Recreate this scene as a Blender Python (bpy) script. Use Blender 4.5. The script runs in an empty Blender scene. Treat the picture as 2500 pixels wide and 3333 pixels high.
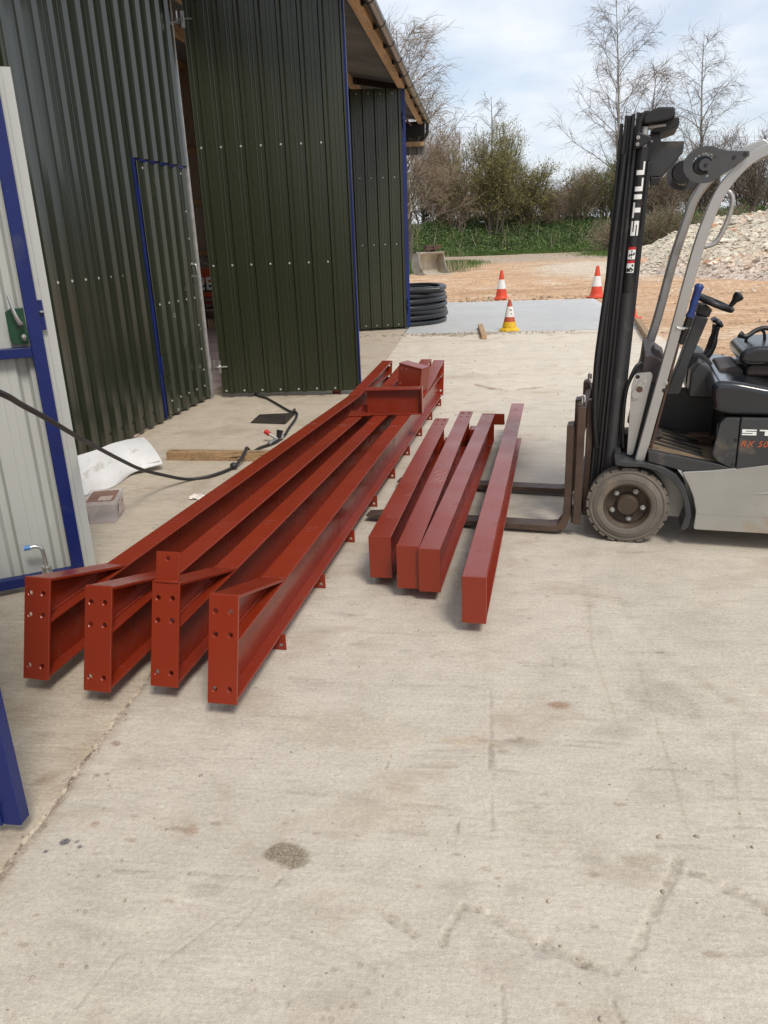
import bpy, bmesh, math, random
import numpy as np
from mathutils import Vector, Matrix
from mathutils.geometry import delaunay_2d_cdt

scene = bpy.context.scene
col = scene.collection
R = math.radians
random.seed(7)

# ------------------------------------------------------------------ camera
PITCH, ROLL, YAW, CAM_H = math.atan(899.6/2552), math.atan2(283, 7233), R(7.32), 1.62
def camera():
    fh = Vector((-math.sin(YAW), math.cos(YAW), 0)); rt = Vector((math.cos(YAW), math.sin(YAW), 0)); up = Vector((0, 0, 1))
    F = fh*math.cos(PITCH) - up*math.sin(PITCH); U = up*math.cos(PITCH) + fh*math.sin(PITCH)
    c, s = math.cos(ROLL), math.sin(ROLL)
    ix = rt*c - U*s; iy = -rt*s - U*c
    cam = bpy.data.cameras.new('camera'); o = bpy.data.objects.new('camera', cam); col.objects.link(o)
    cam.sensor_fit = 'VERTICAL'; cam.sensor_height = 36; cam.lens = 2552/3333*36
    cam.clip_start = .05; cam.clip_end = 3000
    m = Matrix((( ix.x, -iy.x, -F.x, 0), (ix.y, -iy.y, -F.y, 0), (ix.z, -iy.z, -F.z, CAM_H), (0, 0, 0, 1)))
    o.matrix_world = m
    scene.camera = o
camera()

# ------------------------------------------------------------------ sky and sun
SUN_EL, SUN_AZ = R(52), R(150)      # azimuth clockwise from +Y (north): behind the camera, to the right
w = bpy.data.worlds.new('World'); scene.world = w; w.use_nodes = True
nt = w.node_tree; nt.nodes.clear()
N = nt.nodes.new; Lk = nt.links.new
out = N('ShaderNodeOutputWorld'); bg = N('ShaderNodeBackground'); bg.inputs['Strength'].default_value = .1
sky = N('ShaderNodeTexSky'); sky.sky_type = 'NISHITA'; sky.sun_disc = False
sky.sun_elevation = SUN_EL; sky.sun_rotation = SUN_AZ; sky.air_density = 1.0; sky.dust_density = 2.0; sky.altitude = 50
tc = N('ShaderNodeTexCoord'); sep = N('ShaderNodeSeparateXYZ'); Lk(tc.outputs['Generated'], sep.inputs[0])
# project the view direction on a flat cloud deck so that clouds stretch towards the horizon
mx = N('ShaderNodeMath'); mx.operation = 'MAXIMUM'; mx.inputs[1].default_value = 0.0; Lk(sep.outputs['Z'], mx.inputs[0])
ad = N('ShaderNodeMath'); ad.operation = 'ADD'; ad.inputs[1].default_value = .22; Lk(mx.outputs[0], ad.inputs[0])
cmb = N('ShaderNodeCombineXYZ')
for i, ax in enumerate('XY'):
    dv = N('ShaderNodeMath'); dv.operation = 'DIVIDE'; Lk(sep.outputs[ax], dv.inputs[0]); Lk(ad.outputs[0], dv.inputs[1]); Lk(dv.outputs[0], cmb.inputs[i])
n1 = N('ShaderNodeTexNoise'); n1.inputs['Scale'].default_value = 2.1; n1.inputs['Detail'].default_value = 7; n1.inputs['Roughness'].default_value = .55; n1.inputs['Distortion'].default_value = .4
Lk(cmb.outputs[0], n1.inputs['Vector'])
cr = N('ShaderNodeValToRGB'); cr.color_ramp.elements[0].position = .30; cr.color_ramp.elements[1].position = .62
cr.color_ramp.elements[0].color = (.55, .55, .55, 1); cr.color_ramp.elements[1].color = (1, 1, 1, 1)
Lk(n1.outputs['Fac'], cr.inputs[0])
n2 = N('ShaderNodeTexNoise'); n2.inputs['Scale'].default_value = 3.3; n2.inputs['Detail'].default_value = 5; Lk(cmb.outputs[0], n2.inputs['Vector'])
cc = N('ShaderNodeValToRGB'); cc.color_ramp.elements[0].position = .32; cc.color_ramp.elements[1].position = .66
cc.color_ramp.elements[0].color = (4.4, 4.85, 5.5, 1); cc.color_ramp.elements[1].color = (5.7, 5.9, 6.2, 1)
Lk(n2.outputs['Fac'], cc.inputs[0])
mixw = N('ShaderNodeMix'); mixw.data_type = 'RGBA'
Lk(cr.outputs['Color'], mixw.inputs['Factor']); Lk(sky.outputs[0], mixw.inputs['A']); Lk(cc.outputs[0], mixw.inputs['B'])
Lk(mixw.outputs['Result'], bg.inputs['Color']); Lk(bg.outputs[0], out.inputs[0])

sd = bpy.data.lights.new('sun', 'SUN'); sd.energy = 1.5; sd.angle = R(15); sd.color = (1, .94, .85)
so = bpy.data.objects.new('sun', sd); col.objects.link(so); so.location = (6, -10, 20)
sdir = Vector((math.sin(SUN_AZ)*math.cos(SUN_EL), math.cos(SUN_AZ)*math.cos(SUN_EL), math.sin(SUN_EL)))
so.rotation_euler = (-sdir).to_track_quat('-Z', 'Y').to_euler()
vs = scene.view_settings; vs.view_transform = 'Standard'; vs.look = 'None'; vs.exposure = 0.78; vs.gamma = 1; vs.use_curve_mapping = False

# ------------------------------------------------------------------ helpers
class MB:
    def __init__(s): s.v = []; s.f = []
    def add(s, vs, fs):
        n = len(s.v); s.v += [tuple(v) for v in vs]; s.f += [tuple(i+n for i in f) for f in fs]; return s
    def box(s, x0, x1, y0, y1, z0, z1, M=None):
        vs = [Vector((x, y, z)) for x in (x0, x1) for y in (y0, y1) for z in (z0, z1)]
        if M is not None: vs = [M @ v for v in vs]
        return s.add(vs, [(0, 1, 3, 2), (4, 6, 7, 5), (0, 4, 5, 1), (2, 3, 7, 6), (0, 2, 6, 4), (1, 5, 7, 3)])
    def bar(s, a, b, w, h, up=(0, 0, 1)):
        a, b = Vector(a), Vector(b); d = (b-a); L = d.length; d.normalize(); u = Vector(up); x = d.cross(u)
        if x.length < 1e-4: x = d.cross(Vector((1, 0, 0)))
        x.normalize(); u = x.cross(d)
        M = Matrix(((x.x, d.x, u.x, a.x), (x.y, d.y, u.y, a.y), (x.z, d.z, u.z, a.z), (0, 0, 0, 1)))
        return s.box(-w/2, w/2, 0, L, -h/2, h/2, M)
    def prism(s, poly, c0, c1, fn, holes=()):
        """poly of (a,b) extruded from c0 to c1; fn(a,b,c)->xyz; real holes when given"""
        loops = [list(poly)] + [list(h) for h in holes]
        if not holes:
            n = len(poly)
            vs = [fn(a, b, c0) for a, b in poly] + [fn(a, b, c1) for a, b in poly]
            fs = [tuple(range(n))[::-1], tuple(range(n, 2*n))] + [(i, (i+1) % n, n+(i+1) % n, n+i) for i in range(n)]
            return s.add(vs, fs)
        pts = []; edges = []
        for lp in loops:
            k = len(pts); pts += [Vector(p) for p in lp]; edges += [(k+i, k+(i+1) % len(lp)) for i in range(len(lp))]
        ov, oe, of, _, _, _ = delaunay_2d_cdt(pts, edges, [], 1, 1e-6)
        def inside(p, lp):
            r = False; n = len(lp)
            for i in range(n):
                x1, y1 = lp[i]; x2, y2 = lp[(i+1) % n]
                if (y1 > p[1]) != (y2 > p[1]) and p[0] < (x2-x1)*(p[1]-y1)/(y2-y1)+x1: r = not r
            return r
        keep = []
        for f in of:
            c = (sum(ov[i][0] for i in f)/len(f), sum(ov[i][1] for i in f)/len(f))
            if inside(c, loops[0]) and not any(inside(c, h) for h in loops[1:]): keep.append(tuple(f))
        n = len(ov); vs = [fn(v[0], v[1], c0) for v in ov] + [fn(v[0], v[1], c1) for v in ov]
        fs = [f[::-1] for f in keep] + [tuple(i+n for i in f) for f in keep]
        cnt = {}
        for f in keep:
            for i in range(len(f)):
                e = (f[i], f[(i+1) % len(f)]); cnt[e] = 1
        for (a, b) in cnt:
            if (b, a) not in cnt: fs.append((a, b, b+n, a+n))
        return s.add(vs, fs)
    def tube(s, pts, r, n=8, caps=True, closed=False):
        pts = [Vector(p) for p in pts]; m = len(pts); rr = r if isinstance(r, (list, tuple)) else [r]*m
        k0 = len(s.v); prev = None
        for i, p in enumerate(pts):
            if closed: t = pts[(i+1) % m]-pts[i-1]
            else: t = pts[min(i+1, m-1)]-pts[max(i-1, 0)]
            t.normalize()
            if prev is None:
                a = t.cross(Vector((0, 0, 1)));
                if a.length < 1e-3: a = t.cross(Vector((1, 0, 0)))
                a.normalize()
            else:
                a = prev - t*prev.dot(t); a.normalize()
            prev = a; b = t.cross(a)
            for j in range(n):
                an = 2*math.pi*j/n; s.v.append(tuple(p+(a*math.cos(an)+b*math.sin(an))*rr[i]))
        segs = m if closed else m-1
        for i in range(segs):
            i2 = (i+1) % m
            for j in range(n):
                s.f.append((k0+i*n+j, k0+i*n+(j+1) % n, k0+i2*n+(j+1) % n, k0+i2*n+j))
        if caps and not closed:
            s.f.append(tuple(k0+j for j in range(n))[::-1]); s.f.append(tuple(k0+(m-1)*n+j for j in range(n)))
        return s
    def lathe(s, prof, n, c=(0, 0, 0), axis='Z', closed=False, caps=True):
        k0 = len(s.v); m = len(prof)
        for r, h in prof:
            for j in range(n):
                a = 2*math.pi*j/n; x, y = r*math.cos(a), r*math.sin(a)
                p = {'Z': (x, y, h), 'Y': (x, h, y), 'X': (h, x, y)}[axis]
                s.v.append((p[0]+c[0], p[1]+c[1], p[2]+c[2]))
        for i in range(m if closed else m-1):
            i2 = (i+1) % m
            for j in range(n): s.f.append((k0+i*n+j, k0+i*n+(j+1) % n, k0+i2*n+(j+1) % n, k0+i2*n+j))
        if not closed and caps:
            if prof[0][0] > 1e-5: s.f.append(tuple(k0+j for j in range(n))[::-1])
            if prof[-1][0] > 1e-5: s.f.append(tuple(k0+(m-1)*n+j for j in range(n)))
        return s
    def mesh(s, name, mat, smooth=None, fix=True):
        me = bpy.data.meshes.new(name); me.from_pydata(s.v, [], s.f)
        if fix:
            bm = bmesh.new(); bm.from_mesh(me); bmesh.ops.remove_doubles(bm, verts=bm.verts, dist=1e-6)
            bmesh.ops.recalc_face_normals(bm, faces=bm.faces); bm.to_mesh(me); bm.free()
        if smooth is not None:
            me.polygons.foreach_set('use_smooth', [True]*len(me.polygons)); me.set_sharp_from_angle(angle=R(smooth))
        me.materials.append(mat); me.update(); return me
    def build(s, name, mat, parent=None, smooth=None, bevel=0, seg=2, fix=True, world=None):
        return obj(name, s.mesh(name, mat, smooth, fix), parent, bevel, seg, world)

def obj(name, me, parent=None, bevel=0, seg=2, world=None):
    o = bpy.data.objects.new(name, me); col.objects.link(o)
    if parent is not None:
        o.parent = parent
        if parent.type == 'EMPTY' and parent.get('_w', 0):
            o.matrix_parent_inverse = Matrix.Translation(parent.location).inverted()
    if bevel:
        b = o.modifiers.new('bevel', 'BEVEL'); b.width = bevel; b.segments = seg; b.limit_method = 'ANGLE'; b.angle_limit = R(40)
        b.harden_normals = False
    return o
def tag(o, label=None, cat=None, group=None, kind=None):
    for k, v in (('label', label), ('category', cat), ('group', group), ('kind', kind)):
        if v: o[k] = v
    return o
def thing(name, loc, label, cat, group=None, rotz=0, world=True):
    """an Empty at the base of a thing; world=True: its parts are built in world coordinates"""
    o = bpy.data.objects.new(name, None); col.objects.link(o); o.location = loc; o.rotation_euler = (0, 0, rotz); o.empty_display_size = .1
    if world: o['_w'] = 1
    return tag(o, label, cat, group)
def np_mesh(name, v, f, mat, smooth=False, colattr=None):
    v = np.asarray(v, np.float32); f = np.asarray(f, np.int32); k = f.shape[1]
    me = bpy.data.meshes.new(name); me.vertices.add(len(v)); me.vertices.foreach_set('co', v.ravel())
    me.loops.add(f.size); me.loops.foreach_set('vertex_index', f.ravel())
    me.polygons.add(len(f)); me.polygons.foreach_set('loop_start', np.arange(0, f.size, k, dtype=np.int32))
    if smooth: me.polygons.foreach_set('use_smooth', np.ones(len(f), bool))
    if colattr is not None:
        a = me.color_attributes.new('Col', 'FLOAT_COLOR', 'POINT')
        c = np.ones((len(v), 4), np.float32); c[:, :3] = colattr; a.data.foreach_set('color', c.ravel())
    me.materials.append(mat); me.update(calc_edges=True); me.validate(); return me
def circle(cx, cy, r, n=14, a0=0): return [(cx+r*math.cos(a0+2*math.pi*i/n), cy+r*math.sin(a0+2*math.pi*i/n)) for i in range(n)]
def rect(x0, x1, y0, y1): return [(x0, y0), (x1, y0), (x1, y1), (x0, y1)]
def vnoise(x, y, scale, seed, octs=4):
    rs = np.random.RandomState(seed); tot = np.zeros_like(x, dtype=float); amp = 1; norm = 0
    for o in range(octs):
        g = rs.rand(64, 64); u = x*scale; v = y*scale
        i = np.floor(u).astype(int); j = np.floor(v).astype(int); a = u-i; b = v-j
        a = a*a*(3-2*a); b = b*b*(3-2*b); G = lambda p, q: g[p % 64, q % 64]
        tot += amp*((G(i, j)*(1-a)+G(i+1, j)*a)*(1-b)+(G(i, j+1)*(1-a)+G(i+1, j+1)*a)*b)
        norm += amp; amp *= .5; scale *= 2.03
    return tot/norm

# ------------------------------------------------------------------ materials
class NT:
    def __init__(s, name):
        s.m = bpy.data.materials.new(name); s.m.use_nodes = True; s.t = s.m.node_tree; s.t.nodes.clear()
        s.out = s.n('ShaderNodeOutputMaterial'); s.b = s.n('ShaderNodeBsdfPrincipled'); s.l(s.b.outputs[0], s.out.inputs[0])
    def n(s, k): return s.t.nodes.new(k)
    def l(s, a, b): s.t.links.new(a, b)
    def coord(s, kind='Object', stretch=(1, 1, 1), rot=(0, 0, 0)):
        if kind == 'Pos': o = s.n('ShaderNodeNewGeometry').outputs['Position']
        else: o = s.n('ShaderNodeTexCoord').outputs[kind]
        mp = s.n('ShaderNodeMapping'); mp.inputs['Scale'].default_value = stretch; mp.inputs['Rotation'].default_value = rot; s.l(o, mp.inputs[0]); return mp.outputs[0]
    def noise(s, vec, scale, detail=4, rough=.55, dist=0):
        n = s.n('ShaderNodeTexNoise'); n.inputs['Scale'].default_value = scale; n.inputs['Detail'].default_value = detail
        n.inputs['Roughness'].default_value = rough; n.inputs['Distortion'].default_value = dist; s.l(vec, n.inputs['Vector']); return n.outputs['Fac']
    def ramp(s, fac, a, b, ca=(0, 0, 0), cb=(1, 1, 1)):
        r = s.n('ShaderNodeValToRGB'); e = r.color_ramp.elements; e[0].position = a; e[1].position = b; e[0].color = (*ca, 1); e[1].color = (*cb, 1); s.l(fac, r.inputs[0]); return r.outputs[0]
    def mix(s, fac, a, b, mode='MIX'):
        m = s.n('ShaderNodeMix'); m.data_type = 'RGBA'; m.blend_type = mode
        for sock, val in (('Factor', fac), ('A', a), ('B', b)):
            i = m.inputs[sock]
            if hasattr(val, 'is_linked'): s.l(val, i)
            elif sock == 'Factor': i.default_value = val
            else: i.default_value = (*val, 1)
        return m.outputs['Result']
    def math(s, op, a, b=None, clamp=False):
        m = s.n('ShaderNodeMath'); m.operation = op; m.use_clamp = clamp
        for i, val in enumerate((a, b)):
            if val is None: continue
            if hasattr(val, 'is_linked'): s.l(val, m.inputs[i])
            else: m.inputs[i].default_value = val
        return m.outputs[0]
    def bump(s, h, strength=.3, dist=.01, prev=None):
        b = s.n('ShaderNodeBump'); b.inputs['Strength'].default_value = strength; b.inputs['Distance'].default_value = dist; s.l(h, b.inputs['Height'])
        if prev is not None: s.l(prev, b.inputs['Normal'])
        s.l(b.outputs[0], s.b.inputs['Normal']); return b.outputs[0]
    def set(s, **k):
        for a, v in k.items():
            i = s.b.inputs[a.replace('_', ' ')]
            if hasattr(v, 'is_linked'): s.l(v, i)
            elif isinstance(v, (tuple, list)): i.default_value = (*v, 1) if len(v) == 3 else v
            else: i.default_value = v
        return s

def pm(name, c, vary=.25, scale=3, rough=(.4, .55), metal=0, bump=(60, .15, .003), dirt=None, stretch=(1, 1, 1), coord='Object', coat=0, spec=.5, randobj=0, fine=0):
    """plain painted / metal / plastic surface: colour drift, roughness drift, fine relief, optional dirt or scuffs"""
    t = NT(name); v = t.coord(coord, stretch); n1 = t.noise(v, scale, 5)
    lo = tuple(x*(1-vary) for x in c); hi = tuple(min(1, x*(1+vary)) for x in c)
    base = t.ramp(n1, .3, .7, lo, hi)
    if fine:
        nf = t.noise(v, scale*14, 4); base = t.mix(fine, base, t.ramp(nf, .35, .65, (.0, .0, .0), (1, 1, 1)), 'OVERLAY')
    if randobj:
        oi = t.n('ShaderNodeObjectInfo'); base = t.mix(1.0, base, t.ramp(oi.outputs['Random'], 0, 1, (1-randobj,)*3, (1+randobj,)*3), 'MULTIPLY')
    n2 = t.noise(v, scale*5, 4)
    rr = t.n('ShaderNodeMapRange'); rr.inputs['To Min'].default_value = rough[0]; rr.inputs['To Max'].default_value = rough[1]; t.l(n2, rr.inputs['Value']); rough_o = rr.outputs[0]
    if dirt:
        for (dc, ds, th, soft, dr) in (dirt if isinstance(dirt, list) else [dirt]):
            dn = t.noise(v, ds, 8, .65, .3); mask = t.ramp(dn, th, th+soft)
            base = t.mix(mask, base, dc); mr = t.n('ShaderNodeMix'); mr.data_type = 'FLOAT'; t.l(mask, mr.inputs[0]); t.l(rough_o, mr.inputs[2]); mr.inputs[3].default_value = dr; rough_o = mr.outputs[0]
    t.set(Base_Color=base, Roughness=rough_o, Metallic=metal, Specular_IOR_Level=spec, Coat_Weight=coat)
    if bump: t.bump(t.noise(v, bump[0], 3), bump[1], bump[2])
    return t.m

M = {}
M['red'] = pm('red_oxide_paint', (.222, .0235, .0072), .16, .8, (.10, .40), 0, (90, .06, .0012), [((.21, .045, .028), 6, .62, .10, .55), ((.30, .13, .10), 34, .745, .02, .6), ((.10, .012, .008), 22, .70, .05, .45)], spec=.5)
M['green'] = pm('dark_green_cladding_paint', (.025, .030, .0135), .06, .6, (.24, .30), 0, (.8, .12, .02), None, stretch=(1, 1, .5), spec=.55)
M['greenwall'] = pm('glossy_green_wall_paint', (.019, .023, .013), .08, .9, (.16, .24), 0, (.9, .18, .02), [((.05, .05, .04), 1.3, .62, .25, .5)], stretch=(1, 1, .5), spec=1.0)
M['greenscuff'] = pm('scuffed_green_cladding_paint', (.024, .029, .016), .12, 1.2, (.20, .32), 0, (1.6, .3, .02), [((.30, .30, .26), 15, .675, .02, .7), ((.085, .085, .06), 2.5, .62, .2, .6)], stretch=(1, 1, .5), spec=.95)
M['blue'] = pm('blue_frame_paint', (.008, .0175, .115), .15, 3, (.34, .48), 0, (80, .10, .002), [((.42, .44, .48), 75, .735, .02, .6), ((.15, .10, .05), 9, .71, .03, .8), ((.05, .06, .11), 4, .60, .2, .6)], coat=.04, spec=.35)
M['greysheet'] = pm('light_grey_sheet_lining', (.46, .47, .44), .06, 1.2, (.42, .55), 0, (2, .3, .02), [((.60, .60, .57), 26, .72, .03, .6), ((.30, .30, .27), 4, .64, .12, .7)], stretch=(1, 1, .25))
M['galv'] = pm('galvanised_steel', (.42, .41, .39), .25, 14, (.38, .6), .55, (50, .15, .003), [((.16, .12, .09), 8, .66, .1, .8)])
M['zinc'] = pm('bright_zinc', (.62, .62, .60), .15, 20, (.22, .38), .9, None)
M['screw'] = pm('pale_screw_cap', (.50, .50, .45), .1, 40, (.4, .5), .0, None)
M['darkscrew'] = pm('dark_green_screw_cap', (.012, .014, .01), .1, 40, (.4, .5), .0, None)
M['lockgreen'] = pm('dark_green_lock_paint', (.006, .05, .022), .2, 9, (.35, .5), 0, (60, .1, .002), ((.18, .12, .08), 20, .73, .03, .7))
M['bluecap'] = pm('light_blue_plastic', (.09, .23, .50), .1, 20, (.4, .5), 0, None)
M['timber'] = pm('sawn_softwood', (.46, .29, .155), .28, 2.2, (.6, .75), 0, (40, .3, .004), [((.13, .07, .035), 5, .62, .12, .8)], stretch=(6, .6, 6), fine=.25)
M['timberx'] = pm('weathered_timber', (.33, .21, .11), .3, 2.2, (.6, .8), 0, (40, .35, .004), [((.05, .03, .018), 4, .56, .05, .85)], stretch=(1.2, 9, 9), fine=.3)
M['timbery'] = pm('sawn_timber_offcut', (.42, .27, .15), .22, 2.2, (.6, .8), 0, (40, .3, .004), None, stretch=(9, 1.2, 9), fine=.25)
M['soffit'] = pm('grey_fibre_cement_roof_sheet', (.17, .16, .15), .3, 1.5, (.7, .85), 0, (30, .2, .003), ((.09, .08, .07), 3, .58, .15, .8), stretch=(.3, 1, 1))
M['gutter'] = pm('dark_metal_gutter', (.14, .125, .11), .15, 3, (.25, .34), .6, None)
M['blackplastic'] = pm('black_plastic', (.014, .014, .015), .2, 8, (.36, .5), 0, (50, .12, .002))
M['brownwall'] = pm('brown_lining_sheet', (.40, .32, .26), .18, 1.5, (.6, .75), 0, (20, .2, .003), stretch=(1, 1, .2))
M['intfloor'] = pm('pinkish_shed_floor', (.62, .46, .41), .2, 1.2, (.6, .75), 0, (40, .2, .004), ((.25, .16, .13), 3, .56, .15, .7), stretch=(1, 3, 1))
M['steelblack'] = pm('black_steel_plate', (.055, .045, .038), .3, 6, (.42, .6), .35, (60, .15, .002), ((.16, .10, .06), 9, .66, .08, .8))
M['rubberhose'] = pm('black_rubber_hose', (.020, .020, .021), .25, 12, (.45, .6), 0, (120, .2, .001), ((.20, .18, .15), 60, .72, .04, .8))
M['redplastic'] = pm('red_plastic', (.45, .012, .012), .1, 20, (.35, .45), 0, None)
M['whitesheet'] = pm('white_flexible_board', (.66, .65, .63), .08, 3, (.55, .7), 0, (14, .12, .004), [((.45, .42, .36), 5, .58, .14, .75), ((.35, .33, .28), 30, .70, .05, .8)], stretch=(3, 1, 1))
M['paper'] = pm('crumpled_paper', (.72, .66, .60), .15, 30, (.6, .8), 0, (60, .5, .004), ((.55, .25, .15), 40, .62, .05, .8))
M['coneorange'] = pm('orange_cone_rubber', (.62, .060, .022), .18, 8, (.5, .65), 0, (40, .15, .003), ((.30, .10, .05), 14, .60, .15, .8))
M['conewhite'] = pm('white_cone_sleeve', (.72, .70, .66), .1, 9, (.4, .6), 0, None, [((.33, .28, .23), 26, .60, .06, .8)])
M['coneyellow'] = pm('yellow_cone_base', (.68, .42, .015), .15, 9, (.5, .6), 0, None, ((.30, .17, .03), 22, .60, .08, .8))
M['conedark'] = pm('worn_cone_orange', (.42, .075, .03), .2, 9, (.5, .65), 0, None, ((.22, .10, .06), 22, .58, .1, .8))
M['bucket'] = pm('worn_bucket_steel', (.36, .32, .27), .25, 2.5, (.5, .7), .25, (20, .3, .01), ((.17, .12, .08), 2.2, .55, .15, .85))
M['bucketin'] = pm('scoured_bucket_steel', (.55, .49, .39), .2, 2.5, (.5, .65), .2, (20, .3, .01), ((.28, .2, .13), 2.6, .6, .15, .85))
M['rust'] = pm('rusty_steel', (.085, .046, .030), .35, 7, (.6, .8), .15, (45, .35, .004), ((.05, .035, .028), 5, .55, .15, .6))
M['forksteel'] = pm('worn_fork_steel', (.085, .055, .040), .35, 6, (.42, .62), .35, (45, .25, .003), ((.22, .12, .065), 5, .60, .14, .75))
M['mastblack'] = pm('black_mast_paint', (.012, .012, .013), .25, 5, (.40, .55), 0, (60, .15, .003), ((.075, .065, .055), 9, .62, .1, .7), stretch=(1, 1, .35))
M['anthracite'] = pm('anthracite_truck_paint', (.036, .037, .039), .2, 4, (.36, .5), 0, (70, .12, .002), [((.15, .12, .085), 5, .57, .18, .85), ((.20, .20, .20), 40, .74, .02, .6)])
M['gloss'] = pm('glossy_black_hood', (.012, .014, .018), .15, 4, (.16, .26), 0, (5, .1, .006), ((.10, .08, .06), 6, .68, .08, .6), coat=.4)
M['silver'] = pm('silver_truck_paint', (.43, .425, .41), .07, 4, (.30, .42), .6, (60, .08, .002), [((.24, .20, .15), 5, .56, .2, .7), ((.05, .035, .03), 18, .69, .02, .6)])
M['silverlow'] = pm('dusty_silver_truck_panel', (.36, .355, .325), .10, 2.5, (.36, .48), .4, (60, .08, .002), [((.33, .24, .15), 2.6, .54, .22, .8), ((.15, .13, .11), 18, .69, .03, .7)], stretch=(1, 1, 1.4))
M['tyre'] = pm('dusty_tyre_rubber', (.135, .115, .095), .2, 9, (.75, .9), 0, (60, .35, .003), [((.24, .185, .13), 7, .52, .22, .95)])
M['rim'] = pm('brown_dusty_rim', (.075, .052, .036), .3, 9, (.55, .75), .3, (60, .3, .002), ((.21, .16, .11), 9, .56, .15, .9))
M['floorplate'] = pm('sandy_floor_plate', (.20, .145, .09), .3, 8, (.7, .9), 0, (70, .3, .003), ((.06, .05, .045), 7, .58, .1, .7))
M['vinyl'] = pm('black_seat_vinyl', (.016, .017, .02), .2, 6, (.22, .34), 0, (9, .35, .01), None, coat=.2)
M['cowl'] = pm('brown_grey_cowl_plastic', (.075, .058, .055), .2, 9, (.5, .65), 0, (90, .2, .002), ((.15, .12, .09), 8, .6, .15, .8))
M['bluegrip'] = pm('blue_rubber_grip', (.012, .035, .155), .2, 25, (.35, .5), 0, (90, .3, .003), ((.35, .36, .38), 70, .70, .03, .6))
M['letter'] = pm('white_lettering', (.80, .80, .78), .04, 20, (.4, .5), 0, None)
M['letterorange'] = pm('orange_lettering', (.50, .105, .03), .1, 20, (.4, .5), 0, None)
M['stickerred'] = pm('red_sticker_print', (.55, .02, .025), .05, 20, (.4, .5), 0, None)
M['stickerblack'] = pm('black_sticker_print', (.02, .02, .02), .05, 20, (.4, .5), 0, None)
M['coil'] = pm('black_drain_pipe', (.016, .017, .019), .2, 4, (.24, .36), 0, (30, .12, .002), ((.10, .10, .10), 25, .68, .05, .7))
M['strap'] = pm('grey_strap', (.10, .10, .105), .1, 9, (.5, .6), 0, None)
M['signorange'] = pm('faded_orange_sign', (.42, .075, .025), .3, 3, (.5, .6), 0, None, ((.10, .03, .02), 4, .55, .1, .7))
M['signblack'] = pm('black_sign_band', (.01, .01, .01), .1, 9, (.4, .5), 0, None)
M['stone'] = pm('rubble_stone', (.64, .58, .49), .22, 3, (.75, .9), 0, (20, .5, .01), ((.60, .55, .47), 6, .5, .15, .9), randobj=.28)
M['brickrub'] = pm('broken_brick', (.50, .30, .20), .25, 3, (.8, .9), 0, (20, .5, .01), ((.55, .45, .38), 5, .55, .1, .9), randobj=.25)
M['bark'] = pm('grey_brown_bark', (.115, .095, .075), .35, 2, (.85, .95), 0, (12, .5, .02), ((.20, .18, .14), 3, .55, .15, .9), stretch=(1, 1, .4))
M['birchbark'] = pm('pale_birch_bark', (.26, .235, .205), .3, 1.2, (.8, .9), 0, None, ((.05, .045, .04), 2.2, .56, .08, .9), stretch=(1, 1, 1.5))
M['twig'] = pm('dark_birch_twigs', (.20, .15, .12), .25, .6, (.85, .95), 0, None)
M['twigbrown'] = pm('brown_scrub_twigs', (.30, .22, .155), .3, .5, (.85, .95), 0, None)
M['twigolive'] = pm('olive_willow_twigs', (.19, .155, .075), .3, .5, (.85, .95), 0, None)
M['drystalk'] = pm('dry_stalks', (.36, .30, .21), .2, 1, (.85, .95), 0, None)
def leafmat(name, c, sub=.25):
    t = NT(name); g = t.n('ShaderNodeNewGeometry'); r = g.outputs['Random Per Island']
    v = t.coord('Pos'); n = t.noise(v, .8, 3)
    base = t.ramp(r, 0, 1, tuple(x*.55 for x in c), tuple(min(1, x*1.5) for x in c)); base = t.mix(.5, base, t.ramp(n, .35, .65, tuple(x*.6 for x in c), tuple(x*1.4 for x in c)))
    t.set(Base_Color=base, Roughness=.6, Specular_IOR_Level=.35)
    tr = t.n('ShaderNodeBsdfTranslucent'); t.l(base, tr.inputs[0]); ms = t.n('ShaderNodeMixShader'); ms.inputs[0].default_value = sub
    t.l(t.b.outputs[0], ms.inputs[1]); t.l(tr.outputs[0], ms.inputs[2]); t.l(ms.outputs[0], t.out.inputs[0]); return t.m
M['leafbramble'] = leafmat('bramble_leaves', (.122, .188, .058))
M['leafwillow'] = leafmat('young_willow_leaves', (.25, .25, .085))
M['leafgreen'] = leafmat('fresh_green_leaves', (.13, .21, .045))
M['leafdark'] = leafmat('dark_ivy_leaves', (.095, .105, .048))
M['grass'] = leafmat('grass_blades', (.095, .15, .032))
M['flower'] = leafmat('yellow_flowers', (.72, .66, .10))
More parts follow.
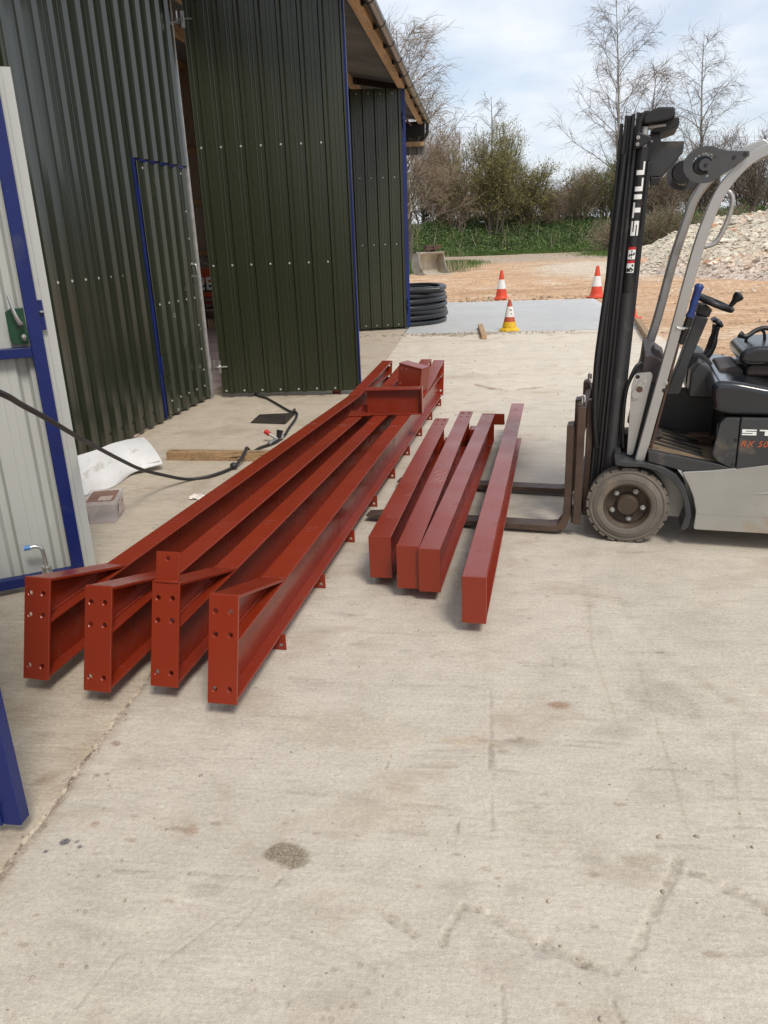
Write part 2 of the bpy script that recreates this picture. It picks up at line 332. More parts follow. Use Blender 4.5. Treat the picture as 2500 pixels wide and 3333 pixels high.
# ------------------------------------------------------------------ ground
def concrete(name, c, broom=.5, rough=.8, stain=.5, rot=0, tine=0):
    t = NT(name); p = t.coord('Pos')
    pb = t.coord('Pos', (7, 95, 1), (0, 0, rot)); pb2 = t.coord('Pos', (2.6, 20, 1), (0, 0, rot))
    big = t.noise(p, .9, 5); med = t.noise(p, 5.5, 6, .6); fine = t.noise(p, 70, 5, .65); lines = t.noise(pb, 1, 3, .6); lines2 = t.noise(pb2, 1, 5, .6)
    base = t.ramp(big, .3, .72, tuple(x*.86 for x in c), tuple(x*1.10 for x in c))
    base = t.mix(.55, base, t.ramp(med, .30, .68, tuple(x*f for x, f in zip(c, (.84, .835, .83))), tuple(x*1.10 for x in c)))
    base = t.mix(.07*broom+.03, base, t.ramp(lines2, .30, .68, (.2, .2, .2), (.8, .8, .8)), 'OVERLAY')
    sand = t.noise(p, 190, 3, .7); base = t.mix(.11, base, t.ramp(sand, .32, .68, (.1, .1, .1), (.9, .9, .9)), 'OVERLAY')
    base = t.mix(.17, base, t.ramp(fine, .34, .66, (.18, .18, .18), (.82, .82, .82)), 'OVERLAY')
    if tine:
        pc = t.coord('Pos', (9, 60, 1), (0, 0, rot)); tl_ = t.noise(pc, 1, 6, .72); gate2 = t.math('MULTIPLY', t.ramp(t.noise(p, 1.7, 4), .38, .62, (.15, .15, .15), (1, 1, 1)), tine); base = t.mix(gate2, base, t.ramp(tl_, .36, .62, (.12, .12, .12), (.82, .82, .82)), 'OVERLAY')
    # brownish and greyish worn patches
    pt = t.noise(t.coord('Pos', (1, 1.6, 1)), 2.1, 7, .62, .5)
    base = t.mix(t.math('MULTIPLY', t.ramp(pt, .55, .72), stain), base, tuple(x*f for x, f in zip(c, (.72, .64, .56))))
    pt2 = t.noise(t.coord('Pos', (1, 2.6, 1)), 3.7, 7, .66, .3)
    base = t.mix(t.math('MULTIPLY', t.ramp(pt2, .585, .70), stain*.8), base, tuple(x*f for x, f in zip(c, (.66, .66, .66))))
    # dark specks and pits
    vo = t.n('ShaderNodeTexVoronoi'); vo.inputs['Scale'].default_value = 34; t.l(t.coord('Pos'), vo.inputs['Vector'])
    sp = t.ramp(vo.outputs['Distance'], .05, .10, (1, 1, 1), (0, 0, 0)); gate = t.ramp(t.noise(p, 3.1, 2), .54, .60)
    spk = t.math('MULTIPLY', sp, gate); base = t.mix(t.math('MULTIPLY', spk, .75), base, tuple(x*.38 for x in c))
    at = t.n('ShaderNodeAttribute'); at.attribute_name = 'Col'; brk = t.math('MULTIPLY', t.ramp(t.noise(p, 120, 4, .7), .30, .62, (.35, .35, .35), (1, 1, 1)), 1.0)
    base = t.mix(brk, base, t.mix(1.0, base, at.outputs['Color'], 'MULTIPLY'))
    grain = t.noise(p, 420, 2, .6); base = t.mix(.13, base, t.ramp(grain, .34, .66, (.08, .08, .08), (.92, .92, .92)), 'OVERLAY')
    t.set(Base_Color=base, Roughness=t.ramp(med, .3, .7, (rough-.08,)*3, (rough+.08,)*3), Specular_IOR_Level=.3)
    b1 = t.bump(lines, .34*broom, .005)
    if tine: b1 = t.bump(tl_, .25+tine, .007, b1); b2 = t.bump(fine, .55, .005, b1); b3 = t.bump(grain, .5, .0015, b2); t.bump(med, .25, .01, b3)
    return t.m
M['conc'] = concrete('worn_concrete', (.530, .468, .385), .6, .82, .75, 0, .12)
M['concleft'] = concrete('tined_concrete', (.485, .415, .325), 1.0, .85, .5, R(3), .30)
M['concnew'] = concrete('fresh_grey_concrete', (.49, .49, .485), .12, .7, .12)

def grid(xs, ys): 
    X, Y = np.meshgrid(xs, ys); return X.ravel(), Y.ravel()
def grid_faces(nx, ny):
    i = np.arange(nx-1); j = np.arange(ny-1); I, J = np.meshgrid(i, j); a = (J*nx+I).ravel()
    return np.stack([a, a+1, a+1+nx, a+nx], 1)
def slab(name, xs, ys, mat, ztop=0, zf=None, cf=None, jl=0, depth=.16):
    nx, ny = len(xs), len(ys); X, Y = grid(xs, ys); Z = np.full_like(X, ztop); C = np.ones((len(X), 3))
    if zf is not None: Z, C = zf(X, Y)
    idx = np.arange(nx*ny).reshape(ny, nx)
    rs = np.random.RandomState(3)
    if jl:   # ragged long edge
        e = idx[:, 0] if jl > 0 else idx[:, -1]
        X[e] += (vnoise(Y[e], Y[e]*0, 9, 5)-.5)*.016 + (vnoise(Y[e], Y[e]*0, 60, 6)-.5)*.010
    V = np.stack([X, Y, Z], 1); F = grid_faces(nx, ny)
    ring = np.concatenate([idx[0, :], idx[1:, -1], idx[-1, -2::-1], idx[-2:0:-1, 0]])
    B = V[ring].copy(); B[:, 2] = ztop-depth; n = len(V); m = len(ring); V = np.vstack([V, B]); C = np.vstack([C, C[ring]*.9])
    k = np.arange(m); F = np.vstack([F, np.stack([ring, n+k, n+(k+1) % m, ring[(k+1) % m]], 1)])
    o = obj(name, np_mesh(name, V, F, mat, True, C)); o.data.set_sharp_from_angle(angle=R(50)); return tag(o, kind='structure')

def seg_d(X, Y, a, b):
    ax, ay = a; bx, by = b; dx, dy = bx-ax, by-ay; h = np.clip(((X-ax)*dx+(Y-ay)*dy)/(dx*dx+dy*dy), 0, 1)
    return np.hypot(X-ax-dx*h, Y-ay-dy*h)
def sm(d, r0, r1): t = np.clip((r1-d)/(r1-r0), 0, 1); return t*t*(3-2*t)
def main_marks(X, Y):
    Z = (vnoise(X, Y, 1.2, 11)-.5)*.006 + (vnoise(X, Y, 22, 12)-.5)*.0022
    C = np.ones((len(X), 3)); n1 = vnoise(X, Y, 38, 21)-.5; n2 = vnoise(X, Y, 14, 22)-.5; n3 = vnoise(X, Y, 90, 23); ln = vnoise(X*.35, Y*4, 45, 24)
    def apply(mask, tint, k=1):
        m = np.clip(mask*k, 0, 1)[:, None]; C[:] = C*(1-m)+C*np.array(tint)*m
    # zig-zag tread scar
    ch = [((-.255, 1.531), (-.155, 1.465), .010), ((-.085, 1.441), (-.038, 1.563), .007), ((-.038, 1.563), (.033, 1.540), .008), ((.033, 1.540), (.131, 1.458), .018),
          ((.164, 1.461), (.246, 1.417), .016), ((.246, 1.417), (.317, 1.398), .012), ((.36, 1.439), (.54, 1.757), .012), ((.564, 1.718), (.638, 1.669), .014),
          ((.638, 1.669), (.72, 1.609), .020), ((.72, 1.609), (.825, 1.542), .018), ((.825, 1.542), (1.0, 1.43), .016)]
    for a, b, wd in ch:
        d = seg_d(X, Y, a, b)+n1*.026+n2*.012; m = sm(d, wd*.4, wd*1.5)
        apply(m*np.clip(vnoise(X*1.2, Y*1.2, 70, 31)*2.2-.5, 0, 1), (.72, .70, .67)); Z -= m*.004*(.2+n3*1.3)
        rim = sm(np.abs(d-wd*1.2), 0, .006); apply(rim, (1.07, 1.06, 1.05), .5)
    # straight scratches
    for a, b, wd in [((.045, 2.561), (.045, 2.236), .0030), ((.045, 2.236), (.050, 2.069), .0045), ((.036, 2.24), (.037, 2.09), .0028), ((.042, 1.982), (.040, 1.834), .0030),
                     ((.056, 1.341), (.059, 1.20), .0028), ((-.90, 1.20), (-.86, 1.34), .002), ((-.60, 1.45), (-.52, 1.62), .002), ((-.75, 1.33), (-.62, 1.5), .0015), ((.30, 1.32), (.33, 1.20), .0026), ((-.3, 2.05), (-.29, 2.13), .002)]:
        d = seg_d(X, Y, a, b)+n1*.004; m = sm(d, wd, wd*2.4)*np.clip(vnoise(X, Y, 30, 77)*2.4-.55, 0, 1); apply(m, (.60, .58, .55), .75); Z -= m*.002
    # faint wheel tracks curving away
    for pts in ([(.624, 2.792), (.609, 2.336), (.603, 2.074), (.591, 1.884)], [(.852, 2.351), (.744, 1.923)], [(.50, 3.3), (.46, 2.9), (.48, 2.35)]):
        for a, b in zip(pts, pts[1:]): apply(sm(seg_d(X, Y, a, b)+n1*.01, .002, .010), (.80, .76, .71), .6)
    # faint rubber marks left by the truck turning
    for cx_, cy_, rr, a0, a1 in ((2.2, 3.4, 1.55, 150, 235), (2.2, 3.4, 1.70, 150, 232), (-.9, 1.2, 1.9, 5, 60), (-.9, 1.2, 2.02, 8, 55)):
        an = np.degrees(np.arctan2(Y-cy_, X-cx_)) % 360; m = sm(np.abs(np.hypot(X-cx_, Y-cy_)-rr)+n1*.03, .0, .045)*((an > a0) & (an < a1))
        apply(m*np.clip(vnoise(X, Y, 16, 78)*2.2-.7, 0, 1), (.80, .79, .775), .7)
    # stains: x, y, rx, ry, tint, strength
    for x, y, rx, ry, tint, k in [(-.523, 1.70, .060, .048, (.36, .315, .245), 1.0), (.28, 2.483, .045, .022, (.60, .40, .28), .9), (.445, 1.75, .06, .03, (.70, .65, .56), .7),
              (.053, 1.426, .10, .06, (.80, .80, .82), .75), (.661, 2.55, .17, .13, (.76, .75, .73), .65), (-.044, 2.249, .13, .03, (.86, .76, .64), .7), (.472, 2.34, .10, .04, (.78, .77, .75), .6),
              (-1.229, 1.991, .022, .016, (.45, .32, .28), .9), (-1.244, 2.163, .020, .018, (.52, .36, .31), .8), (-1.20, 2.0, .012, .010, (.35, .25, .22), .9), (-1.132, 1.774, .016, .018, (.62, .44, .36), .8),
              (-.834, 1.772, .020, .026, (.72, .52, .42), .7), (-.722, 1.556, .055, .022, (.72, .71, .69), .7), (.20, 1.86, .10, .07, (.82, .81, .80), .6), (.15, 2.25, .12, .03, (.72, .70, .67), .7), (.30, 1.74, .055, .022, (.70, .69, .68), .7),
              (-.056, 1.836, .010, .035, (.52, .49, .45), .8), (.55, 2.03, .10, .06, (.84, .83, .83), .7), (-.5, 2.3, .3, .14, (.90, .86, .80), .7), (.9, 3.1, .2, .2, (.86, .85, .83), .5), (-.3, 1.9, .2, .14, (.93, .89, .84), .8), (.27, 1.26, .09, .05, (.84, .80, .74), .7)]:
        d = np.hypot((X-x)/rx, (Y-y)/ry)+n2*1.1+n1*.7; apply(sm(d, .55, 1.05), tint, k*1)
    for x, y, r in [(-1.187, 1.699, .013), (-1.222, 1.656, .007), (-1.133, 1.682, .006), (-1.15, 1.70, .004), (-1.16, 1.655, .004)]:
        apply(sm(np.hypot((X-x)*(.8), Y-y)+n1*.006, r*.8, r*1.15), (.10, .12, .20))
    for x, y in [(-.335, 1.348), (-.275, 1.366), (-.24, 1.353), (-.361, 1.31), (-.246, 1.296), (-.331, 1.249), (-.275, 1.262), (-.298, 1.257), (-.337, 1.226), (-.319, 1.228), (-.29, 1.31), (-.18, 1.30)]:
        apply(sm(np.hypot(X-x, Y-y)+n1*.004, .0065, .0095), (.74, .71, .68), .9)
    rs = np.random.RandomState(8)
    for k in range(150):    # small dark blots and scuffs all over
        x = rs.uniform(-1.2, 1.2); y = 1.1+rs.beta(1, 2.2)*3.8; r = rs.uniform(.0025, .011); sx = rs.uniform(.6, 3.2)
        q_ = rs.rand(); apply(sm(np.hypot((X-x)/sx, Y-y)/r+n2*1.3, .5, 1.05), (.60+.12*q_, .56+.06*q_, .52+.05*q_), .85)
    for k in range(80):    # short drag marks along the broom lines
        x = rs.uniform(-1.1, 1.2); y = rs.uniform(1.5, 5.5); L = rs.uniform(.05, .22)
        apply(sm(seg_d(X, Y, (x, y), (x+L, y+rs.uniform(-.01, .01)))+n1*.012, .003, .012)*ln*1.4, (.70, .68, .655), .8)
    # damp, dirty strip beside the joint and under the steel
    apply(sm(X+1.304+n2*.10, .0, .07), (.78, .72, .66), .7); apply(sm(X+1.300+n1*.03, .004, .030)*np.clip(vnoise(X*0, Y, 9, 45)*2.4-.6, 0, 1), (.42, .32, .25), .9)
    # far part of the slab, coloured paler than the near part: streaks of dried mud, rust flakes, mortar crumbs near the new slab
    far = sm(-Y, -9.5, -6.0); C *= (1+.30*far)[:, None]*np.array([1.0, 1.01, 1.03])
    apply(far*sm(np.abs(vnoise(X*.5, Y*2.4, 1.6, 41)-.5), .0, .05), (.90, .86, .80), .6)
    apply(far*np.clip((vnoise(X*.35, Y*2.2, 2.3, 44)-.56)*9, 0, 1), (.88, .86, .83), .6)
    for pts in ([(-.05, 8.85), (.12, 8.62), (.33, 8.40)], [(.42, 8.5), (.72, 8.66), (.83, 8.72)]):
        for a, b in zip(pts, pts[1:]): apply(sm(seg_d(X, Y, a, b)+(vnoise(X, Y, 9, 42)-.5)*.14, .0, .035), (.55, .42, .34), .9)
    apply(sm(np.abs(Y-13.45)+(vnoise(X, Y, 2.6, 43)-.5)*.9, .0, .10), (.62, .59, .54), .85)
    return Z, C
fx = np.concatenate([np.arange(-1.297, 1.05, .0055), np.linspace(1.05, 2.75, 20)])
fy = np.concatenate([np.linspace(-4, 1.0, 8)[:-1], np.arange(1.0, 2.4, .0055), np.arange(2.4, 3.4, .009), np.arange(3.4, 5.5, .02), np.arange(5.5, 13.65, .06), [13.70]])
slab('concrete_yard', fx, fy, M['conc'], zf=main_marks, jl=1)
def left_marks(X, Y):
    Z = (vnoise(X, Y, 2, 51)-.5)*.006; C = np.ones((len(X), 3)); n2 = vnoise(X, Y, 9, 52)-.5
    def apply(m, tint, k=1): m = np.clip(m*k, 0, 1)[:, None]; C[:] = C*(1-m)+C*np.array(tint)*m
    apply(sm(-(X+1.311)+n2*.03, .0, .022), (1.12, 1.09, 1.04), 1); apply(sm(seg_d(X, Y, (-3.0, 9.42), (-1.31, 9.22)), .012, .04), (.45, .42, .38), .9)
    apply(sm(np.abs(X+3.02-(Y-8)*.06)+n2*.2, .05, .30), (.80, .74, .65), .6)
    apply(sm(np.hypot((X+1.386)/.03, (Y-1.957)/.03)+n2*1.4, .5, 1.1), (.5, .42, .33), .9)
    apply(sm(np.hypot((X+2.1)/.5, (Y-8.35)/.2)+n2*1.4, .4, 1.1), (.72, .66, .58), .7)
    apply(np.clip((vnoise(X, Y, 3, 53)-.60)*8, 0, 1), (.82, .78, .72), .8)
    return Z, C
lx_ = np.concatenate([np.linspace(-9.5, -3.2, 8)[:-1], np.arange(-3.2, -1.315, .03), [-1.313]])
ly_ = np.concatenate([np.linspace(-4, 1.2, 6)[:-1], np.arange(1.2, 8, .03), np.arange(8, 21, .1)])
slab('concrete_apron', lx_, ly_, M['concleft'], zf=left_marks, jl=-1)
def new_marks(X, Y):
    Z = np.full_like(X, .004); C = np.ones((len(X), 3)); e = np.minimum(np.minimum(2.72-X, 20.0-.02*X-Y), 9)
    m = sm(e, .02, .16)[:, None]; C[:] = C*(1+.22*m); return Z, C
slab('new_concrete_slab', np.linspace(-1.29, 2.72, 42), np.linspace(13.715, 19.95, 60), M['concnew'], ztop=.004, zf=new_marks)
# gritty filler lying in the joint
M['grit'] = pm('joint_grit', (.50, .42, .32), .35, 40, (.85, .95), 0, (90, .6, .006), ((.17, .12, .085), 14, .53, .08, .9))
tag(MB().box(-1.318, -1.290, -4, 13.7, -.10, -.0015).build('joint_filler', M['grit']), kind='structure')

# terrain: one sheet to the horizon, colours from what lies there (dirt, track, grass)
def terrain():
    xs = np.concatenate([np.linspace(-700, -40, 14)[:-1], np.linspace(-40, -6, 30)[:-1], np.arange(-6, 22, .22), np.linspace(22, 60, 24)[1:], np.linspace(60, 700, 14)[1:]])
    ys = np.concatenate([np.linspace(-200, -6, 8)[:-1], np.linspace(-6, 13, 12)[:-1], np.arange(13, 66, .28), np.linspace(66, 120, 24)[1:], np.linspace(120, 1200, 16)[1:]])
    X, Y = grid(xs, ys); Z = -.035 + (vnoise(X, Y, .35, 61)-.5)*.10*np.clip((Y-20)/6, 0, 1) + (vnoise(X, Y, 2.2, 62)-.5)*.05*np.clip((np.maximum(Y-19.8, X-2.7))*2, 0, 1)
    Z += np.clip((Y-20)/3, 0, 1)*.03 + .02*np.clip((X-2.75)*3, 0, 1)
    under = (X > -9.6) & (X < 2.9) & (Y < 20.1) & ~((X > 2.76)); Z[under] = -.12
    n = vnoise(X, Y, .25, 63); n2 = vnoise(X, Y, 1.3, 64)
    C = np.tile(np.array([.515, .335, .205]), (len(X), 1))
    def apply(m, c): m = np.clip(m, 0, 1)[:, None]; C[:] = C*(1-m)+np.array(c)*m
    apply((n2-.5)*3, (.62, .48, .355)); apply((vnoise(X*.4, Y*1.6, .8, 65)-.52)*5, (.42, .265, .155))
    apply(sm(np.hypot((X-5.2)/3.4, (Y-35)/9)+(n2-.5)*.8, .5, 1.1), (.56, .47, .37))               # chalky spill in front of the heap
    apply(sm(-Y-(n2-.5)*5, -48, -40), (.40, .315, .24))                                          # compacted track
    apply(sm(np.abs(X+2.2-(Y-40)*.12)+(n2-.5)*1.6, 1.1, 2.0)*((Y > 35.6) & (Y < 47)), (.15, .20, .055))
    apply(sm(X+3.2+(n2-.5)*1.5, -.5, .5)*(Y > 20), (.075, .10, .03))
    apply((Y > 59.5+(n-.5)*3)*1.0, (.05, .075, .025)); apply(((X > 21) | (X < -12))*1.0, (.08, .09, .035)); apply((Y > 90)*1.0, (.10, .115, .05))
    apply(sm(np.hypot((X-9.2)/3.2, (Y-53)/7)+(n2-.5)*.9, .6, 1.0), (.075, .10, .03))
    return X, Y, Z, C, len(xs), len(ys)
tX, tY, tZ, tC, tnx, tny = terrain()
def dirtmat():
    t = NT('orange_yard_dirt'); at = t.n('ShaderNodeAttribute'); at.attribute_name = 'Col'; p = t.coord('Pos')
    f = t.noise(p, 9, 7, .68); m = t.noise(t.coord('Pos', (1, 2.2, 1)), 1.6, 7, .65)
    base = t.mix(.55, at.outputs['Color'], t.ramp(f, .32, .68, (.12, .12, .12), (.88, .88, .88)), 'OVERLAY')
    base = t.mix(.38, base, t.ramp(m, .34, .66, (.22, .22, .22), (.80, .80, .80)), 'OVERLAY')
    t.set(Base_Color=base, Roughness=.95, Specular_IOR_Level=.15); b = t.bump(f, .6, .04); t.bump(m, .5, .12, b); return t.m
M['dirt'] = dirtmat()
tag(obj('ground', np_mesh('ground', np.stack([tX, tY, tZ], 1), grid_faces(tnx, tny), M['dirt'], True, tC)), kind='structure')

# loose stones: grit along the joint, crumbs on the slab, stones on the dirt (uncountable)
def pebbles(name, pts, mat, seed=1):
    rs = np.random.RandomState(seed); ico = bmesh.new(); bmesh.ops.create_icosphere(ico, subdivisions=1, radius=1); bv = np.array([v.co[:] for v in ico.verts]); bf = np.array([[v.index for v in f.verts] for f in ico.faces]); ico.free()
    V = []; F = []; 
    for k, (x, y, z, r) in enumerate(pts):
        s = rs.uniform(.6, 1.3, 3)*r; s[2] *= .65; j = bv*(1+rs.uniform(-.25, .25, (len(bv), 1))); a = rs.uniform(0, 6.28); c, sn = math.cos(a), math.sin(a)
        q = j*s; q = np.stack([q[:, 0]*c-q[:, 1]*sn, q[:, 0]*sn+q[:, 1]*c, q[:, 2]], 1)+np.array([x, y, z+s[2]*.45]); F.append(bf+len(bv)*k); V.append(q)
    return obj(name, np_mesh(name, np.vstack(V), np.vstack(F), mat))
M['pebble'] = leafmat('pale_pebbles', (.36, .31, .25), 0)
rs = np.random.RandomState(5)
pts = [(-1.296+rs.normal(0, .013), y, -.001, rs.uniform(.002, .006)) for y in rs.uniform(1.1, 6, 620)]
pts += [(x, y, 0, rs.uniform(.004, .008)) for x, y in [(-.917, 1.506), (-1.041, 1.266), (-.988, 1.303), (-.925, 1.305), (-1.046, 1.36), (-.912, 1.371), (-.778, 1.606), (-1.067, 1.328), (-1.006, 1.462), (-1.025, 1.581), (-.887, 2.011), (.528, 2.212), (.977, 2.641), (.403, 2.055), (.651, 2.149), (.608, 1.85), (.713, 1.858), (.747, 1.819), (.506, 1.841), (.181, 1.588), (.606, 1.575), (.365, 1.408), (.234, 1.36), (.265, 1.274), (.474, 1.645)]]
pts += [(rs.uniform(-1.25, 1.3), rs.uniform(1.1, 4), 0, rs.uniform(.0010, .0036)) for k in range(700)]
pts += [(rs.uniform(-2.9, -1.35), rs.uniform(4, 8.2), 0, rs.uniform(.002, .006)) for k in range(160)]
pts += [(rs.normal(-.4, .75), 13.55+rs.normal(0, .10), .002, rs.uniform(.006, .022)) for k in range(260)]
pts += [(rs.uniform(-1.3, 2.5), rs.uniform(6, 13.5), .002, rs.uniform(.003, .010)) for k in range(160)]
tag(pebbles('grit_and_pebbles', pts, M['pebble'], 2), 'loose grit and pebbles scattered over the concrete', 'pebbles', kind='stuff')
M['dirtstone'] = leafmat('dirt_stones', (.44, .31, .20), 0)
pts = []
for k in range(1300):
    x = rs.uniform(-3, 9); y = rs.uniform(19.9, 44); 
    if rs.rand() < .25: y = rs.uniform(20.0, 21.5)
    if x < -2.5+0: continue
    pts.append((x, y, -.03, rs.uniform(.012, .05)*(1.3 if y < 22 else 1)))
pts += [(rs.uniform(2.9, 6.5), rs.uniform(8, 20), -.02, rs.uniform(.006, .03)) for k in range(700)]
tag(pebbles('dirt_stones', pts, M['dirtstone'], 3), 'small stones littering the orange dirt yard', 'stones', kind='stuff')
# ------------------------------------------------------------------ the shed
def profile(s0, s1, pitch=.2, phase=0, h=.032, wide=False):
    """box profile along s: wide pans with two small stiffeners, raised ribs"""
    key = [(0, 0), (.048, 0), (.052, .002), (.056, 0), (.095, 0), (.112, 1), (.172, 1), (.189, 0)] if wide else [(0, 0), (.045, 0), (.050, .0018), (.055, .0018), (.060, 0), (.085, 0), (.090, .0018), (.095, .0018), (.100, 0), (.135, 0), (.150, 1), (.180, 1), (.195, 0)]
    pts = []; k = math.floor((s0-phase)/pitch)-1
    while phase+k*pitch < s1+pitch:
        for a, d in key: pts.append((phase+k*pitch+a*pitch/.2, d*h if d == 1 else d))
        k += 1
    def at(s):
        for (a, d), (b, e) in zip(pts, pts[1:]):
            if a <= s <= b: return d+(e-d)*(s-a)/max(b-a, 1e-9)
        return 0
    return [(s0, at(s0))]+[p for p in pts if s0+1e-4 < p[0] < s1-1e-4]+[(s1, at(s1))]
def sheet(name, mat, parent, prof, z0, z1, fn, th=.0015):
    """corrugated sheet: fn(s, out, z) -> xyz"""
    m = MB(); n = len(prof); v = []
    for off in (0, -th):
        for z in (z0, z1): v += [fn(s, d+off, z) for s, d in prof]
    f = []
    for i in range(n-1):
        f += [(i, i+1, n+i+1, n+i), (2*n+i, 3*n+i, 3*n+i+1, 2*n+i+1), (i, 2*n+i, 2*n+i+1, i+1), (n+i, n+i+1, 3*n+i+1, 3*n+i)]
    f += [(0, n, 3*n, 2*n), (n-1, 3*n-1, 4*n-1, 2*n-1)]
    m.add(v, f); return m.build(name, mat, parent)
def planefn(p0, d, nrm):
    p0, d, nrm = Vector(p0), Vector(d).normalized(), Vector(nrm).normalized()
    return lambda s, o, z: (p0.x+d.x*s+nrm.x*o, p0.y+d.y*s+nrm.y*o, z)
def fbox(m, fn, s0, s1, o0, o1, z0, z1):
    v = [fn(s, o, z) for s in (s0, s1) for o in (o0, o1) for z in (z0, z1)]
    return m.add(v, [(0, 1, 3, 2), (4, 6, 7, 5), (0, 4, 5, 1), (2, 3, 7, 6), (0, 2, 6, 4), (1, 5, 7, 3)])
_screw = {}
def screw(fn, s, o, z, nrm, parent, mat, r=.008):
    if mat.name not in _screw:
        _screw[mat.name] = MB().lathe([(0, .007), (.006, .0065), (.0065, .002), (.0105, .0015), (.011, 0), (0, 0)], 8, axis='Z').mesh('screw', mat, 40)
    x = obj('screw', _screw[mat.name], parent); p = Vector(fn(s, o, z)); q = Vector(nrm).to_track_quat('Z', 'Y')
    par = Matrix.Translation(parent.location) if parent.get('_w') else Matrix.Identity(4)
    x.matrix_parent_inverse = par.inverted(); x.matrix_basis = Matrix.Translation(p) @ q.to_matrix().to_4x4() @ Matrix.Scale(r/.008, 4); return x

shed = thing('shed', (-5.5, 8, 0), 'long dark green corrugated shed with open door leaves and timber eave on the left', 'shed')
SD = Vector((-.0755, -.997, 0)); SN = Vector((.997, -.0755, 0)); P0 = (-2.94, 8.26, 0)
wf = planefn(P0, SD, SN)     # s runs towards the camera along the front wall, o outwards
# front wall: sheets beside and above the wicket door
sheet('cladding_sheet', M['greenwall'], shed, profile(1.085, 1.78, phase=.07, wide=True), .02, 4.30, wf)
sheet('cladding_sheet', M['greenwall'], shed, profile(1.74, 2.66, phase=.07, wide=True), .02, 4.30, lambda s, o, z: wf(s, o+.003, z))
sheet('cladding_sheet', M['greenwall'], shed, profile(-.005, 1.10, phase=.07, wide=True), 2.345, 4.30, lambda s, o, z: wf(s, o+.006, z))
sheet('cladding_sheet', M['greenwall'], shed, profile(2.70, 5.4, phase=.07, wide=True), .02, 4.30, lambda s, o, z: wf(s, o-.02, z))
MBc = MB(); fbox(MBc, wf, 2.655, 2.705, -.06, .012, 0, 4.30); MBc.build('corner_trim', M['green'], shed, bevel=.004)
for k in range(13): screw(wf, 2.555-k*.2+.0, .004, 2.50, SN, shed, M['darkscrew'], .011)
for k in range(7): screw(wf, 2.50-k*.192, .004, 1.377, SN, shed, M['screw'], .0085)
for k in range(5): screw(wf, 2.1-k*.2, .004, .125, SN, shed, M['darkscrew'], .011)
# wicket door in the wall
wd = MB(); fbox(wd, wf, .03, 1.04, -.05, -.012, .03, 2.31); wdo = wd.build('wicket_door', M['blue'], shed)
sheet('door_sheet', M['greenscuff'], wdo, profile(.025, 1.045, phase=.07, wide=True), .025, 2.325, lambda s, o, z: wf(s, o-.006, z))
for z, kk in ((2.27, (0, 4)), (1.08, range(5)), (.16, range(5))):
    for k in kk: screw(wf, .90-k*.2, 0, z, SN, wdo, M['screw'], .008)
for z in (1.92, 1.66, 1.42, .80, .55, .33): screw(wf, .075, .0, z, SN, wdo, M['screw'], .008)
h = MB(); h.tube([wf(.10, .0, 1.41), wf(.10, .055, 1.41), wf(.10, .06, 1.39), wf(.10, .06, 1.315), wf(.10, .055, 1.295), wf(.10, .0, 1.295)], .0075, 8); h.build('handle', M['zinc'], wdo, 60)
# blue door frame left and over the wicket
m = MB(); fbox(m, wf, 1.052, 1.084, -.05, .014, .02, 2.345); m.build('door_frame', M['blue'], shed, bevel=.003)
m = MB(); fbox(m, wf, .0, 1.05, -.05, .010, 2.318, 2.342); m.build('door_frame', M['blue'], shed, bevel=.003)
for z in (1.95, .45):
    m = MB(); fbox(m, wf, 1.046, 1.066, .014, .026, z, z+.16); m.build('hinge', M['blue'], shed, 40, bevel=.003)
# galvanised door post with the leaf hinges
m = MB(); fbox(m, wf, -.055, -.008, -.10, .030, 0, 4.0); post = m.build('door_post', M['galv'], shed, bevel=.003)
HB = Vector((-2.853, 8.31, 0))
for z in (.34, 3.62):
    m = MB(); fbox(m, wf, -.062, -.056, -.06, .03, z-.14, z+.10); m.build('hinge_plate', M['galv'], post)
    m = MB().bar((-2.925, 8.312, z-.02), (-2.83, 8.302, z-.02), .05, .014); m.lathe([(.010, -.03), (.010, .075), (.0, .078)], 10, (-2.862, 8.304, z)); m.lathe([(.017, -.008), (.017, .012)], 6, (-2.862, 8.304, z)); m.build('hinge_bolt', M['zinc'], post, 40)
# ---- middle door leaf, swung open: faces the camera
A, B = Vector((-2.79, 8.296, 0)), Vector((-1.284, 8.390, 0)); d2 = (B-A).normalized(); n2_ = Vector((d2.y, -d2.x, 0)); L2 = (B-A).length
lf = planefn(A, d2, n2_)
m = MB()
for s0, s1, z0, z1 in ((0, .05, .06, 3.84), (L2-.045, L2+.003, .05, 3.84), (.05, L2-.045, .06, .11), (.05, L2-.045, 1.36, 1.41), (.05, L2-.045, 2.48, 2.53), (.05, L2-.045, 3.79, 3.84)): fbox(m, lf, s0, s1, -.055, -.004, z0, z1)
leaf2 = m.build('door_leaf', M['blue'], shed); leaf2['label'] = 'open green door leaf standing square to the wall, nearest the red rafters'
sheet('cladding_sheet', M['green'], leaf2, profile(-.01, .98, phase=-.065), .048, 3.85, lf)
sheet('cladding_sheet', M['green'], leaf2, profile(.94, L2-.008, phase=-.065), .048, 3.85, lambda s, o, z: lf(s, o+.002, z))
for z in (.075, 1.385, 2.505): 
    for k in range(8): screw(lf, .035+k*.2 if k < 7 else L2-.022, .002, z, n2_, leaf2, M['screw'], .008)
fbx = MB(); fbox(fbx, lf, L2+.003, L2+.012, -.05, .004, .06, 3.84); fbx.build('edge_strip', M['blue'], leaf2)
bx = MB().lathe([(.045, .0), (.05, .02), (.05, .05), (.03, .055)], 16, (-1.56, 8.47, 0)); bx.build('drop_bolt_foot', M['red'], leaf2, 40)
